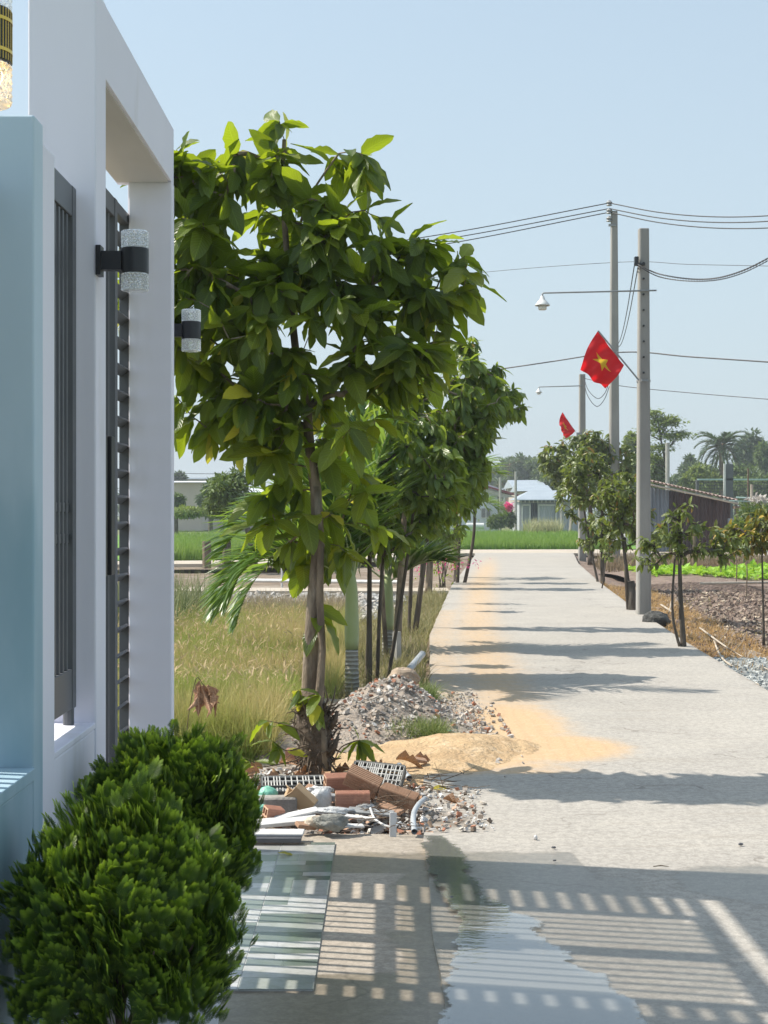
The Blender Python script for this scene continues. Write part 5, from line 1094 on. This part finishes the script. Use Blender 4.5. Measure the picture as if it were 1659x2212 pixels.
# right-hand young trees
G = 'young trees along the right road edge'
rowtree('young_tree', 'nearest small olive-leaved tree at the right road edge', 1478, 17.6, (1468, 1110), [(1470, 1130, 45, 35), (1430, 1165, 55, 35), (1510, 1165, 60, 35), (1570, 1170, 50, 30), (1400, 1200, 30, 25), (1480, 1095, 20, 15), (1545, 1195, 55, 20)], 105, 9, .085, m_olive, 301, .042, [(-3, 1458, 1200, .020)], group=G, bow=-.02, frm=.62, droop=.6, spread=1.0)
rowtree('young_tree', 'small tree with a sawn stump beside the nearest pole', 1366, 24.3, (1340, 1120), [(1340, 1060, 50, 45), (1370, 1110, 50, 40), (1310, 1100, 45, 50), (1400, 1150, 35, 25), (1350, 1150, 55, 30)], 150, 10, .105, m_olive, 302, .05, [(-8, 1350, 1160, .03)], group=G, frm=.55, droop=.6, spread=1.0)
g = np.random.default_rng(5); q = MB(); b = P(1368, 1312, 24.2); b[2] = -.15; q.tube([b, b+[-.02, 0, .35], b+[-.05, 0, .62]], [.085, .072, .07], 10); tag(q.build('tree_stump', m_barkd, smooth=True), 'short dark sawn stump left of the nearest pole foot', 'stump')
rowtree('young_tree', 'tree with glossy dark leaves just left of the tall pole', 1302, 34, (1300, 1040), [(1280, 1040, 60, 50), (1330, 1080, 50, 50), (1240, 1060, 40, 60), (1260, 1000, 50, 40), (1300, 1130, 50, 25), (1290, 1170, 45, 20)], 240, 10, .14, m_olive, 303, .06, [(-8, 1260, 1090, .03)], group=G, frm=.5, droop=.6, spread=1.0)
rowtree('young_tree', 'big rounded tree at the road bend behind the poles', 1276, 49, (1275, 990), [(1260, 980, 65, 45), (1320, 990, 55, 45), (1200, 990, 35, 40), (1230, 1010, 50, 45), (1290, 945, 45, 20), (1270, 1050, 70, 40)], 400, 10, .20, m_olive, 304, .11, group=G, frm=.4, droop=.7, spread=1.0)
rowtree('young_tree', 'yellowing small tree cut off by the right edge', 1650, 19.5, (1645, 1140), [(1640, 1130, 45, 35), (1610, 1160, 45, 35), (1670, 1150, 50, 45), (1560, 1150, 30, 25)], 105, 9, .10, leafmat('yellowing_leaf', (.07, .095, .02), (.15, .17, .03), (.34, .34, .04), yellow=(.42, .30, .04), tf=.3, yl=.72, vein=4), 305, .022, group=G, frm=.5, droop=.7, spread=1.0)
rowtree('young_tree', 'tiny leafy sapling at the foot of the row before the bend', 1298, 31, (1310, 1205), [(1312, 1195, 14, 22)], 16, 8, .09, m_olive, 306, .02, group=G)
# ================================================================== THINGS ON THE RIGHT
m_rock = M('black_rock', (.045, .045, .045), (.10, .10, .095), 9, .85, 1.0, 18, .04)
blob('rock', 'black rough rock block at the foot of the nearest pole', 'rock', 1418, 1338, .02, .17, (1.15, .9, .85), m_rock, 33, .25)
q = MB(); q.box((-.30, -.22, -.06), (.30, .22, .05)); o = q.build('footing', m_rock); o.location = tuple(dloc(1392, 1330, -.06)); o.rotation_euler.z = .4; bevel(o, .02, 2); tag(o, 'cracked dark concrete footing under the nearest pole', 'footing')
m_dryw = M('pale_dry_wood', (.50, .44, .36), (.38, .32, .26), 12, .9, .2)
for k, (pts, lab) in enumerate([([(1512, 1355), (1560, 1390), (1600, 1415), (1690, 1460)], 'long pale dry branch lying across the garden soil'), ([(1540, 1375), (1560, 1420), (1610, 1455), (1640, 1478)], 'forked pale branch below the long dry branch'), ([(1455, 1262), (1448, 1310), (1440, 1330)], 'broken stick standing near the nearest pole')]):
    cu = curve([dloc(a, b, -.12+.1*(i % 2)+.0*k) for i, (a, b) in enumerate(pts)], 6); q = MB(); q.tube(cu, np.linspace(.014, .006, len(cu)), 6)
    for f_ in (.3, .6): c = cu[int(f_*(len(cu)-1))]; q.tube([c, c+[.12, .1, .10], c+[.20, .2, .22]], [.006, .004, .002], 4)
    tag(q.build('dry_branch', m_dryw, smooth=True), lab, 'branch')
a, b = dloc(1512, 1259, -.0), dloc(1700, 1256, -.0); q = MB(); q.tube([a, (a+b)/2, b], .03, 8); tag(q.build('bamboo_rail', m_dryw), 'pale bamboo pole lying along the front of the vegetable bed', 'bamboo pole')
a, b = dloc(1428, 1305, -.10), dloc(1455, 1322, -.12); q = MB(); q.tube([a, b], .018, 6); tag(q.build('bamboo_rail', m_dryw), 'short pale stick lying on the soil right of the nearest pole', 'stick')
for k, (px, py) in enumerate([(1556, 1262), (1590, 1270), (1612, 1285), (1640, 1250), (1500, 1235)]):
    b = dloc(px, py, -.2); q = MB(); q.tube([b, b+[.02, 0, .45], b+[.0, 0, 1.1]], [.016, .014, .011], 5); tag(q.build('garden_stake', m_wood), ['dark garden stake left of the vegetable bed gap', 'garden stake second from the left by the right edge', 'garden stake with the lowest foot near the right edge', 'garden stake nearest the right edge by the lettuce', 'slanting garden stake behind the nearest small tree'][k], 'stake', 'garden stakes')
# black net fence / weeds at bend
# ---- rusty tin shed
m_tin = M('dark_rusty_tin', (.042, .032, .036), (.085, .045, .042), 1.4, .8, .2, 30, .01, stretch=(1, 1, .2), c3=(.10, .10, .11), s3=.8)
m_tin2 = M('grey_blue_tin', (.20, .23, .27), (.14, .16, .19), 1.5, .6, .2, 30, .01, stretch=(1, 1, .2), c3=(.28, .31, .34), s3=.8)
m_rust = M('rusty_roof', (.27, .19, .165), (.19, .13, .11), 2, .85, .3, 30, .01, c3=(.52, .48, .45), s3=3)
def corr(mb, a, b, h0, h1, hb=0, n=60, amp=.03, z0=-.2):
    """corrugated wall from a to b, top height h0->h1"""
    a = np.array(a, float); b = np.array(b, float); d = nrm(b-a); nn = np.array([-d[1], d[0]]); V = []
    for i in range(n+1):
        u = i/n; p = a+(b-a)*u+nn*amp*math.sin(i*math.pi*.5); V += [(p[0], p[1], z0), (p[0], p[1], h0+(h1-h0)*u)]
    mb.add(V, [(2*i, 2*i+2, 2*i+3, 2*i+1) for i in range(n)]); return mb
Y = 60; sx_ = lambda px: (px-CX)/F*Y; sz = lambda py: H-(py-CY)/F*Y
sh = thing('tin_shed', 'dark rusty corrugated tin shed with a sloping roof behind the nearest pole', 'shed', (sx_(1490), Y, -.2))
q = MB(); corr(q, (sx_(1400), Y), (sx_(1445), Y), sz(1050), sz(1058), n=22); q.on('grey_wall', m_tin2, sh)
q = MB(); corr(q, (sx_(1445), Y), (sx_(1578), Y), sz(1058), sz(1082), n=64); corr(q, (sx_(1578), Y), (sx_(1578), Y+3.5), sz(1082), sz(1082), n=40); q.on('wall', m_tin, sh)
q = MB(); V = []; n = 90
for i in range(n+1):
    u = i/n; x = sx_(1398)+(sx_(1590)-sx_(1398))*u; z = sz(1036)+(sz(1079)-sz(1036))*u+.03*math.sin(i*math.pi*.5)
    V += [(x, Y-.45, z), (x, Y+3.8, z+.25), (x, Y-.45, z-.025), (x, Y+3.8, z+.225)]
q.add(V, [(4*i, 4*i+4, 4*i+5, 4*i+1) for i in range(n)]+[(4*i+2, 4*i+3, 4*i+7, 4*i+6) for i in range(n)]+[(4*i, 4*i+2, 4*i+6, 4*i+4) for i in range(n)]); q.on('roof', m_rust, sh)
q = MB(); q.tube([(sx_(1398), Y-.42, sz(1045)), (sx_(1590), Y-.42, sz(1087))], .045, 6); q.on('eave_batten', m_dryw, sh)
q = MB(); q.box((sx_(1583), Y-.6, -.2), (sx_(1588), Y-.5, sz(1098))); q.box((sx_(1578), Y-.7, sz(1098)), (sx_(1594), Y-.3, sz(1092))); q.on('door_post', m_wood, sh)
q = MB(); corr(q, (sx_(1565), Y-.55), (sx_(1582), Y-.55), sz(1118), sz(1118), n=10); q.on('patch_panel', m_tin2, sh)
# ---- silver shed behind the paddy
Y = 118; h = lambda py: H-(py-CY)/F*Y; s_ = lambda px: (px-CX)/F*Y
m_sil = M('silver_tin', (.46, .49, .52), (.36, .39, .42), .8, .55, .2, 10, .02, stretch=(3, 1, .2)); m_silr = M('pale_blue_roof', (.36, .41, .46), (.30, .35, .40), .8, .5, .1)
sh = thing('tin_house', 'silver corrugated tin house with a pale roof beyond the rice paddy', 'house', (s_(1180), Y, -.1))
q = MB(); corr(q, (s_(1122), Y), (s_(1146), Y), h(1082), h(1082), n=30); corr(q, (s_(1160), Y+.02), (s_(1255), Y+.02), h(1082), h(1082), n=70); corr(q, (s_(1122), Y), (s_(1115), Y+5), h(1082), h(1082), n=20); corr(q, (s_(1255), Y), (s_(1260), Y+5), h(1080), h(1080), n=30); q.on('wall', m_sil, sh)
q = MB(); corr(q, (s_(1144), Y+.5), (s_(1162), Y+.5), h(1082), h(1082), n=14); q.on('door_recess', m_tin2, sh)
for a, b in ((1127, 1144), (1163, 1200)):
    q = MB(); corr(q, (s_(a), Y-.25), (s_(b), Y-.25), h(1090), h(1090), n=30); d_ = q.on('sliding_door', m_sil, sh); q = MB()
    for px in (a, b): q.box((s_(px)-.05, Y-.34, -.1), (s_(px)+.05, Y-.28, h(1088)))
    q.box((s_(a), Y-.34, h(1091)), (s_(b), Y-.28, h(1088))); q.on('frame', m_lampw, d_)
q = MB(); q.add([(s_(1112), Y-1, h(1078)), (s_(1262), Y-1, h(1078)), (s_(1262), Y+6, h(1078)), (s_(1112), Y+6, h(1078)), (s_(1150), Y+2.2, h(1057)), (s_(1240), Y+2.2, h(1057)),
    (s_(1112), Y-1, h(1080)), (s_(1262), Y-1, h(1080))], [(0, 1, 5, 4), (1, 2, 5), (2, 3, 4, 5), (3, 0, 4), (0, 6, 7, 1)]); q.on('roof', m_silr, sh)
q = MB(); q.box((s_(1122), Y-.1, h(1084)), (s_(1255), Y-.02, h(1079))); q.on('fascia', m_dgrey, sh); q = MB()
for px in range(1124, 1256, 9): q.box((s_(px), Y-.16, h(1085)), (s_(px)+.08, Y-.11, h(1078)))
q.box((s_(1122), Y-.19, h(1083.5)), (s_(1255), Y-.165, h(1082.5))); q.on('lattice', m_lampw, sh)
for i, (px, yt, yb, lab) in enumerate([(1114, 1017, 1147, 'tall thin concrete post left of the silver tin house'), (1213, 1062, 1152, 'pale post in front of the silver tin house'), (1080.5, 1030, 1130, 'thin post right of the white house')]):
    q = MB(); yy = Y-3-i; q.tube([(s_(px)*yy/Y, yy, -.2), (s_(px)*yy/Y, yy, H-(yt-CY)/F*yy)], .11, 6); tag(q.build('post', m_cpost), lab, 'post', 'posts around the tin house')
q = MB(); a = P(1231, 1152, 112); q.tube([(a[0], 112, -.1), P(1238, 1078, 112)], .12, 6); tag(q.build('leaning_pole', m_dryw), 'pale leaning wooden pole by the silver tin house', 'pole')
# white house with red fascia
Y = 125; wh = thing('white_house', 'white house with a dark red roof edge at the left of the paddy', 'house', (s_(1050), Y, 0))
sA = lambda px: (px-CX)/F*Y; hA = lambda py: H-(py-CY)/F*Y
q = MB(); q.add([(sA(930), Y, -.2), (sA(1081), Y, -.2), (sA(1081), Y, hA(1054)), (sA(1058), Y, hA(1046)), (sA(930), Y, hA(1046)), (sA(930), Y+8, -.2), (sA(1081), Y+8, -.2), (sA(1081), Y+8, hA(1054)), (sA(1058), Y+8, hA(1046)), (sA(930), Y+8, hA(1046))], [(0, 1, 2, 3, 4), (1, 6, 7, 2), (5, 0, 4, 9)]); q.on('wall', M('house_white', (.62, .66, .70), (.58, .62, .66), 1, .8, 0), wh)
q = MB()
q.add([(sA(1000), Y-1, hA(1034)), (sA(1118), Y-1, hA(1067)), (sA(1118), Y+9, hA(1067)), (sA(1000), Y+9, hA(1034)), (sA(1000), Y-1, hA(1038)), (sA(1118), Y-1, hA(1071))], [(0, 1, 2, 3), (0, 4, 5, 1)]); q.on('roof', M('dark_red_roof', (.22, .05, .05), (.17, .04, .04), 2, .7, 0), wh)
q = MB(); q.add([(sA(1040), Y-.5, hA(1052)), (sA(1116), Y-.5, hA(1073)), (sA(1081), Y-.4, hA(1073)), (sA(1040), Y-.4, hA(1056))], [(0, 3, 2, 1)]); q.on('gable_panel', M('pale_gable', (.6, .6, .58)), wh)
wf = MB(); wf.box((sA(1039), Y-.08, hA(1118)), (sA(1060), Y-.02, hA(1096))); wf = wf.on('window', m_lampw, wh); q = MB()
for k in range(9): z = hA(1116)+k*.085; q.box((sA(1040), Y-.11, z), (sA(1048.5), Y-.082, z+.05)); q.box((sA(1050.5), Y-.11, z), (sA(1059), Y-.082, z+.05))
q.on('louvres', m_dgrey, wf); q = MB(); q.box((sA(1075), Y-.06, -.2), (sA(1080), Y-.01, hA(1065))); q.on('doorway', m_dgrey, wh)
# far houses and warehouses
def simple_house(nm, label, px0, px1, y_eave, y_ridge, Y, wm, rm, dep=10, flat=False):
    X_ = lambda p: (p-CX)/F*Y; Hh = lambda p: H-(p-CY)/F*Y; root = thing(nm, label, 'building', (X_((px0+px1)/2), Y, 0)); q = MB(); q.box((X_(px0), Y, -.3), (X_(px1), Y+dep, Hh(y_eave))); q.on('wall', wm, root)
    q = MB(); o = .6; ze, zr = Hh(y_eave)+.02, Hh(y_ridge)
    q.add([(X_(px0)-o, Y-o, ze), (X_(px1)+o, Y-o, ze), (X_(px1)+o, Y+dep+o, ze), (X_(px0)-o, Y+dep+o, ze), (X_(px0)-o, Y+dep/2, zr), (X_(px1)+o, Y+dep/2, zr)], [(0, 1, 5, 4), (2, 3, 4, 5), (0, 4, 3), (1, 2, 5), (0, 3, 2, 1)]); q.on('roof', rm, root)
    q = MB(); n_ = max(2, int((X_(px1)-X_(px0))/4))
    for k in range(n_): xx = X_(px0)+(k+.35)*(X_(px1)-X_(px0))/n_; q.box((xx, Y-.06, .9), (xx+1.1, Y-.01, 2.1))
    q.on('windows', m_dgrey, root); return root
m_beige = M('beige_render', (.50, .45, .38), (.45, .40, .34), .3, .9, 0); m_wroof = M('pale_sheet_roof', (.62, .65, .68), (.55, .58, .62), .5, .6, 0)
simple_house('warehouse', 'long beige warehouse with a pale roof far left behind the fields', 300, 436, 1041, 1033, 150, m_beige, m_wroof, 20)
simple_house('warehouse', 'grey-roofed building behind the beige warehouse', 380, 470, 1034, 1027, 200, m_beige, M('slate_roof', (.16, .20, .25)), 20)
simple_house('warehouse', 'beige building half hidden by the far mango tree', 440, 640, 1062, 1048, 170, m_beige, m_wroof, 16)
simple_house('far_house', 'pale blue roofed house above and behind the silver tin house', 1118, 1170, 1052, 1033, 165, m_beige, m_silr, 12)
simple_house('far_house', 'second pale roof peeping beside the blue roofed house', 1130, 1180, 1060, 1045, 150, m_beige, m_silr, 8)
# unfinished rooftop, columns, net frame on the right
Y = 75; X_ = lambda p: (p-CX)/F*Y; Hh = lambda p: H-(p-CY)/F*Y
uc = thing('unfinished_frame', 'dark net-covered frame with a square column right of the tin shed roof', 'structure', (X_(1580), Y, 0))
m_green = M('green_white_rail', (.42, .55, .52), (.36, .5, .47), 3, .6, 0)
q = MB(); q.box((X_(1508), Y, Hh(1036)), (X_(1760), Y+.12, Hh(1032.5))); q.on('top_rail', m_green, uc)
q = MB(); q.box((X_(1506), Y+.2, -.2), (X_(1511), Y+.35, Hh(1034))); q.box((X_(1567), Y, -.2), (X_(1584), Y+.4, Hh(1001))); q.on('columns', M('dim_concrete', (.14, .15, .16), (.11, .12, .13), 3, .9, .2), uc)
q = MB(); q.tube([(X_(1563), Y-.1, -.2), (X_(1563), Y-.1, Hh(1000))], .035, 6); q.tube([(X_(1566), Y-.1, Hh(1090)), (X_(1566), Y-.1, Hh(1001))], .02, 6); q.on('pipe', m_lampw, uc)
q = MB(); 
for k in range(46): x = X_(1511)+k*.13; q.box((x, Y+.15, Hh(1075)), (x+.012, Y+.165, Hh(1040)))
for k in range(6): z = Hh(1075)+k*.16; q.box((X_(1511), Y+.17, z), (X_(1760), Y+.18, z+.02))
q.on('net', m_dgrey, uc)
for i, (px, yt, Y2, r, lab, mt) in enumerate([(1442, 955, 70, .10, 'round concrete post rising behind the shed roof', m_cpost), (1624, 1045, 50, .05, 'pale bamboo post standing near the right edge', m_dryw), (1616, 1010, 52, .03, 'thin dark pole left of the pale bamboo post', m_wood), (1500, 1140, 40, .05, 'short thick post behind the nearest small tree', m_wood)]):
    xx = (px-CX)/F*Y2; q = MB(); q.tube([(xx, Y2, -.25), (xx, Y2, H-(yt-CY)/F*Y2)], r, 8); tag(q.build('post', mt), lab, 'post', 'posts behind the garden')
a, b = P(1575, 1080, 50), P(1760, 1088, 50); q = MB(); q.tube([a, b], .02, 5); q.tube([P(1590, 1073, 50), P(1700, 1078, 50)], .03, 5); tag(q.build('green_line', m_green), 'pale green line strung low between the posts at right', 'line')
# left: white pipe, stakes, fence posts
a, b = P(500, 1252, 35), P(860, 1256, 33); q = MB(); q.tube([a, b], .045, 8); tag(q.build('water_pipe', m_lampw), 'long white water pipe running behind the dry field', 'pipe')
for i, (px, yt, yb, Y2, r, mt, lab) in enumerate([(609, 1190, 1243, 36, .025, m_lampw, 'thin white stake left behind the palm frond'), (636, 1188, 1237, 36.5, .025, m_lampw, 'thin white stake right of the first white stake'), (758, 1185, 1300, 28, .06, m_wood, 'dark post between the tree stems behind the field'), (447, 1168, 1205, 45, .14, m_wood, 'weathered stump post at the left beside the reeds'), (493, 1100, 1130, 110, .22, m_cpost, 'grey post at the edge of the far left paddy'), (660, 1192, 1240, 36, .02, m_lampw, 'thin white stake nearest the main trunk')]):
    xx = (px-CX)/F*Y2; q = MB(); q.tube([(xx, Y2, H-(yb-CY)/F*Y2-.3), (xx, Y2, H-(yt-CY)/F*Y2)], r, 7); tag(q.build('field_post', mt), lab, 'post', 'posts in the left fields')
for i, (px, Y2, lab) in enumerate([(1026, 100, 'low white drum at the left end of the paddy')]):
    c = P(px, 1135, 100); q = MB(); q.tube([c-[.6, 0, 0], c+[.6, 0, 0]], .22, 14); tag(q.build('drum', m_lampw), lab, 'drum')
# ------------------------------------------------------------------ distant vegetation
m_farA = leafmat('far_leaf', (.05, .09, .024), (.11, .165, .04), (.18, .26, .04), gloss=.6, tf=.25, vein=1)
m_farB = leafmat('pale_far_leaf', (.09, .14, .03), (.17, .22, .05), (.32, .40, .06), gloss=.6, tf=.3, vein=1)
m_farC = leafmat('bluish_far_leaf', (.06, .10, .045), (.11, .155, .06), (.12, .18, .06), gloss=.6, tf=.2, vein=1)
def far_tree(name, label, px, py_c, rx, ry, Y, mat, seed, n=2600, leaf=None, lumps=14, trunk=True, group=None, cat='tree', flat=1.0):
    g = np.random.default_rng(seed); s = Y/F; c = P(px, py_c, Y); root = thing(name, label, cat, (c[0], Y, -.2), group); rx_, rz_ = rx*s, ry*s
    lc = nrm(g.normal(size=(lumps, 3)))*(g.random((lumps, 1))**.4)*[rx_*.68, rx_*.68, rz_*.68]; lr = g.uniform(.25, .45, lumps)
    k = g.integers(0, lumps, n); d = nrm(g.normal(size=(n, 3)))*(g.random((n, 1))**.25); pos = c+lc[k]+d*lr[k][:, None]*np.array([rx_, rx_, rz_*flat])
    q = MB(); sz_ = (leaf or max(.16, Y*.0034)); q.inst(*SML, pos, frames(nrm(d*.6+g.normal(0, .6, (n, 3))+[0, 0, -.2]), g=g), sz_*(.6+.8*g.random(n)), np.clip(g.random(n)*.6+.4*g.random(lumps)[k], 0, 1)); q.on('crown', mat, root, attrs=True)
    if trunk:
        q = MB(); b = np.array([c[0], Y, -.3]); q.tube([b, b*[1, 1, 0]+[0, 0, c[2]*.55], c+[0, 0, 0]], [.12+.0008*Y, .09+.0005*Y, .05], 7)
        for j in range(lumps): q.tube([c*[1, 1, .0]+[0, 0, c[2]*.7], c+lc[j]*.5, c+lc[j]], [.06, .04, .015], 4, cap=False)
        q.on('trunk', m_barkd, root)
    return root
far_tree('mango_tree', 'mango tree behind the path at left, half behind palm fronds', 490, 1055, 75, 75, 46, m_farA, 401, 3800, .17, 18)
g = np.random.default_rng(8); q = MB(); b = P(553, 1222, 46); q.tube([b-[0, 0, .3], P(540, 1160, 46), P(520, 1090, 46)], [.13, .10, .06], 8); tag(q.build('bare_trunk', m_barkd, smooth=True), 'dark leaning trunk base of the tree by the left path', 'trunk')
G = 'trees on the horizon'
for i, (px, py, rx, ry, Y, mt, lab) in enumerate([
    (1095, 1020, 28, 35, 230, m_farC, 'hazy tree left of the distant white post'), (1130, 1015, 30, 32, 215, m_farC, 'hazy rounded tree above the pale blue roof'),
    (1170, 1020, 35, 34, 200, m_farA, 'far tree just left of the bend tree crown'), (1210, 1040, 45, 30, 170, m_farA, 'dark tree behind the silver tin house roof'), (1065, 1040, 20, 25, 240, m_farC, 'hazy low tree at the left of the white house'),
    (1375, 970, 26, 34, 120, m_farB, 'light green feathery tree left of the nearest pole'), (1372, 1030, 35, 40, 105, m_farB, 'bright green bushy tree behind the tall pole'),
    (1418, 1020, 24, 40, 110, m_farB, 'pale green tree between the pole and round post'), (1485, 1025, 30, 35, 170, m_farC, 'hazy tree right of the round post'), (1500, 1040, 38, 28, 120, m_farB, 'yellow green bush tree left of the coconut palm'), (1535, 1035, 30, 30, 130, m_farB, 'bright bush under the coconut palm fronds'),
    (1620, 985, 45, 55, 165, m_farC, 'tall grey green tree right of the coconut palm'), (1665, 1000, 40, 60, 155, m_farA, 'tall tree cut off by the right edge'), (1590, 1045, 55, 35, 140, m_farA, 'dark thicket tree behind the net frame'), (1640, 1060, 60, 35, 135, m_farA, 'dark tree filling the gap at the right edge'), (1540, 1070, 60, 25, 150, m_farC, 'low hazy tree behind the shed roof'), (1440, 1060, 50, 30, 150, m_farC, 'low hazy tree behind the round post'),
    (1330, 1060, 40, 30, 140, m_farC, 'far tree glimpsed behind the tall pole'), (382, 1032, 14, 8, 190, m_farC, 'small dark treetop above the beige warehouse'), (380, 1085, 22, 24, 95, m_farA, 'dark shrub in front of the beige warehouse at far left'), (455, 1070, 25, 30, 110, m_farC, 'grey green tree in front of the beige warehouse')]):
    far_tree('far_tree', lab, px, py-(5 if Y > 100 and px > 1300 else 0), rx*1.1, ry*1.15, Y, mt, 500+i, 2600, group=G)
# layered-branch tree (terminalia) right of the pole
g = np.random.default_rng(66); Y = 100; s = Y/F; root = thing('layered_tree', 'tall airy tree with flat tiers of branches right of the nearest pole', 'tree', P(1440, 1130, Y)); q = MB(); b = P(1442, 1140, Y); tp = P(1418, 885, Y); tr = curve([b, P(1440, 1020, Y), P(1428, 950, Y), tp], 8); q.tube(tr, np.linspace(.14, .03, len(tr)), 7); q.on('trunk', m_barkd, root)
q = MB(); c = MB(); pos = []
for (px, py, wdt) in ((1412, 890, 22), (1445, 912, 32), (1410, 925, 30), (1450, 940, 40), (1470, 935, 16), (1420, 965, 35), (1405, 985, 24), (1445, 905, 20), (1420, 905, 26)):
    cc = P(px, py, Y); a0 = tr[np.argmin(np.linalg.norm(tr-cc-[0, 0, -.9], axis=1))]; 
    for k in range(4):
        e = cc+np.array([g.normal(0, .4)*wdt*s, g.normal(0, .5)*wdt*s, g.normal(0, .08)]); q.tube([a0, (a0+e)/2+[0, 0, -.1], e], [.035, .022, .008], 4, cap=False)
    n = int(wdt*13); pos.append(cc+g.normal(0, 1, (n, 3))*[wdt*s*.48, wdt*s*.48, .13])
q.on('branches', m_barkd, root); pos = np.vstack(pos); c.inst(*SML, pos, frames(nrm(g.normal(0, 1, (len(pos), 3))*[1, 1, .3]), g=g), .26*(.6+.8*g.random(len(pos))), g.random(len(pos))); c.on('crown', m_farB, root, attrs=True)
# coconut palms
def coco(label, px, py, Y, ln, seed, nf=22, lf=44):
    g = np.random.default_rng(seed); x = (px-CX)/F*Y; z = H-(py-CY)/F*Y; fr_ = []
    for k in range(nf): a = k*2.4; e = 1.3-1.9*(k/nf); fr_.append(((math.cos(a), math.sin(a), e), .85+.25*g.random(), .55+.25*(k/nf)/1))
    return palm('coconut_palm', label, x, Y, z, .20, fr_, ln, lf, .09, ln*.22, m_coco, m_barkg, g, group='coconut palms on the horizon', rr=.05)
coco('coconut palm standing above the right tree line', 1558, 962, 130, 3.0, 1, 24)
coco('distant coconut palm left of the tree above the pale roof', 1098, 1005, 200, 3.4, 2, 16, 24)
coco('hazy coconut palm low above the white house', 1080, 1045, 180, 2.6, 3, 12, 20)
# low bushes
G = 'bushes beyond the paddy'
for i, (px, py, rx, ry, Y, mt, lab) in enumerate([(1070, 1122, 24, 16, 112, m_farA, 'round bush in front of the white house'), (1100, 1120, 14, 22, 114, m_farA, 'narrow bush left of the tall thin post'), (400, 1103, 60, 10, 85, m_farB, 'low hedge in front of the far warehouse'), (500, 1108, 60, 12, 85, m_farA, 'dark hedge behind the far left paddy'), (640, 1105, 90, 16, 85, m_farA, 'hedge seen between the palm fronds'), (820, 1110, 90, 18, 95, m_farA, 'hedge behind the left tree row'), (1640, 1110, 60, 28, 45, m_farA, 'dense shrubs right of the tin shed'), (1600, 1135, 30, 16, 42, m_farB, 'light shrub below the tin shed door'), (1350, 1130, 60, 22, 58, m_farA, 'thicket between the two rear poles'), (1430, 1165, 60, 14, 52, m_farB, 'scrubby bush right of the nearest pole')]):
    far_tree('bush', lab, px, py, rx, ry, Y, mt, 600+i, 1800, max(.10, Y*.0028), trunk=False, cat='bush', group=G)
for i, (px, py, rx, ry, Y, col, lab) in enumerate([(1099, 1094, 7, 8, 112, m_pink, 'red flowering bush beside the tall thin post'), (1635, 1080, 30, 12, 46, leafmat('white_blossom', (.55, .5, .46), (.7, .66, .62), (.5, .45, .4)), 'shrub dotted with white blossom at the right edge'), (1340, 1160, 16, 14, 44, leafmat('white_leaf', (.5, .5, .48), (.7, .7, .68), (.5, .5, .5)), 'white variegated plant between the rear poles')]):
    far_tree('blossom_shrub', lab, px, py, rx, ry, Y, col, 650+i, 260, .14 if Y < 60 else .28, trunk=False, cat='shrub')
# continuous far wood on the skyline
g = np.random.default_rng(90); n = 30000; a = g.uniform(-.55, .55, n); Yf = g.uniform(250, 330, n); x = np.tan(a)*Yf; hgt = 4.5+3.5*fbm(x*.06, x*0+3, 3, 4); pos = np.stack([x, Yf, hgt*g.random(n)**.6-.3], -1)
q = MB(); q.inst(*SML, pos, frames(g.normal(size=(n, 3)), g=g), 1.1*(.6+.8*g.random(n)), g.random(n)); tag(q.build('far_wood', m_farC, attrs=True), 'low hazy wood along the whole horizon', 'wood', kind='stuff')
# ------------------------------------------------------------------ haze
m, t = nt('haze_air'); pv = t.nodes.new('ShaderNodeVolumePrincipled'); pv.inputs['Color'].default_value = (.86, .92, 1, 1); pv.inputs['Density'].default_value = .0008; pv.inputs['Anisotropy'].default_value = .2
o_ = t.nodes.new('ShaderNodeOutputMaterial'); L(t, pv.outputs[0], o_.inputs['Volume'])
q = MB(); q.box((-950, -70, -1.6), (950, 620, 16)); o = q.build('haze', m); tag(o, kind='stuff')
bpy.context.scene.cycles.volume_bounces = 0
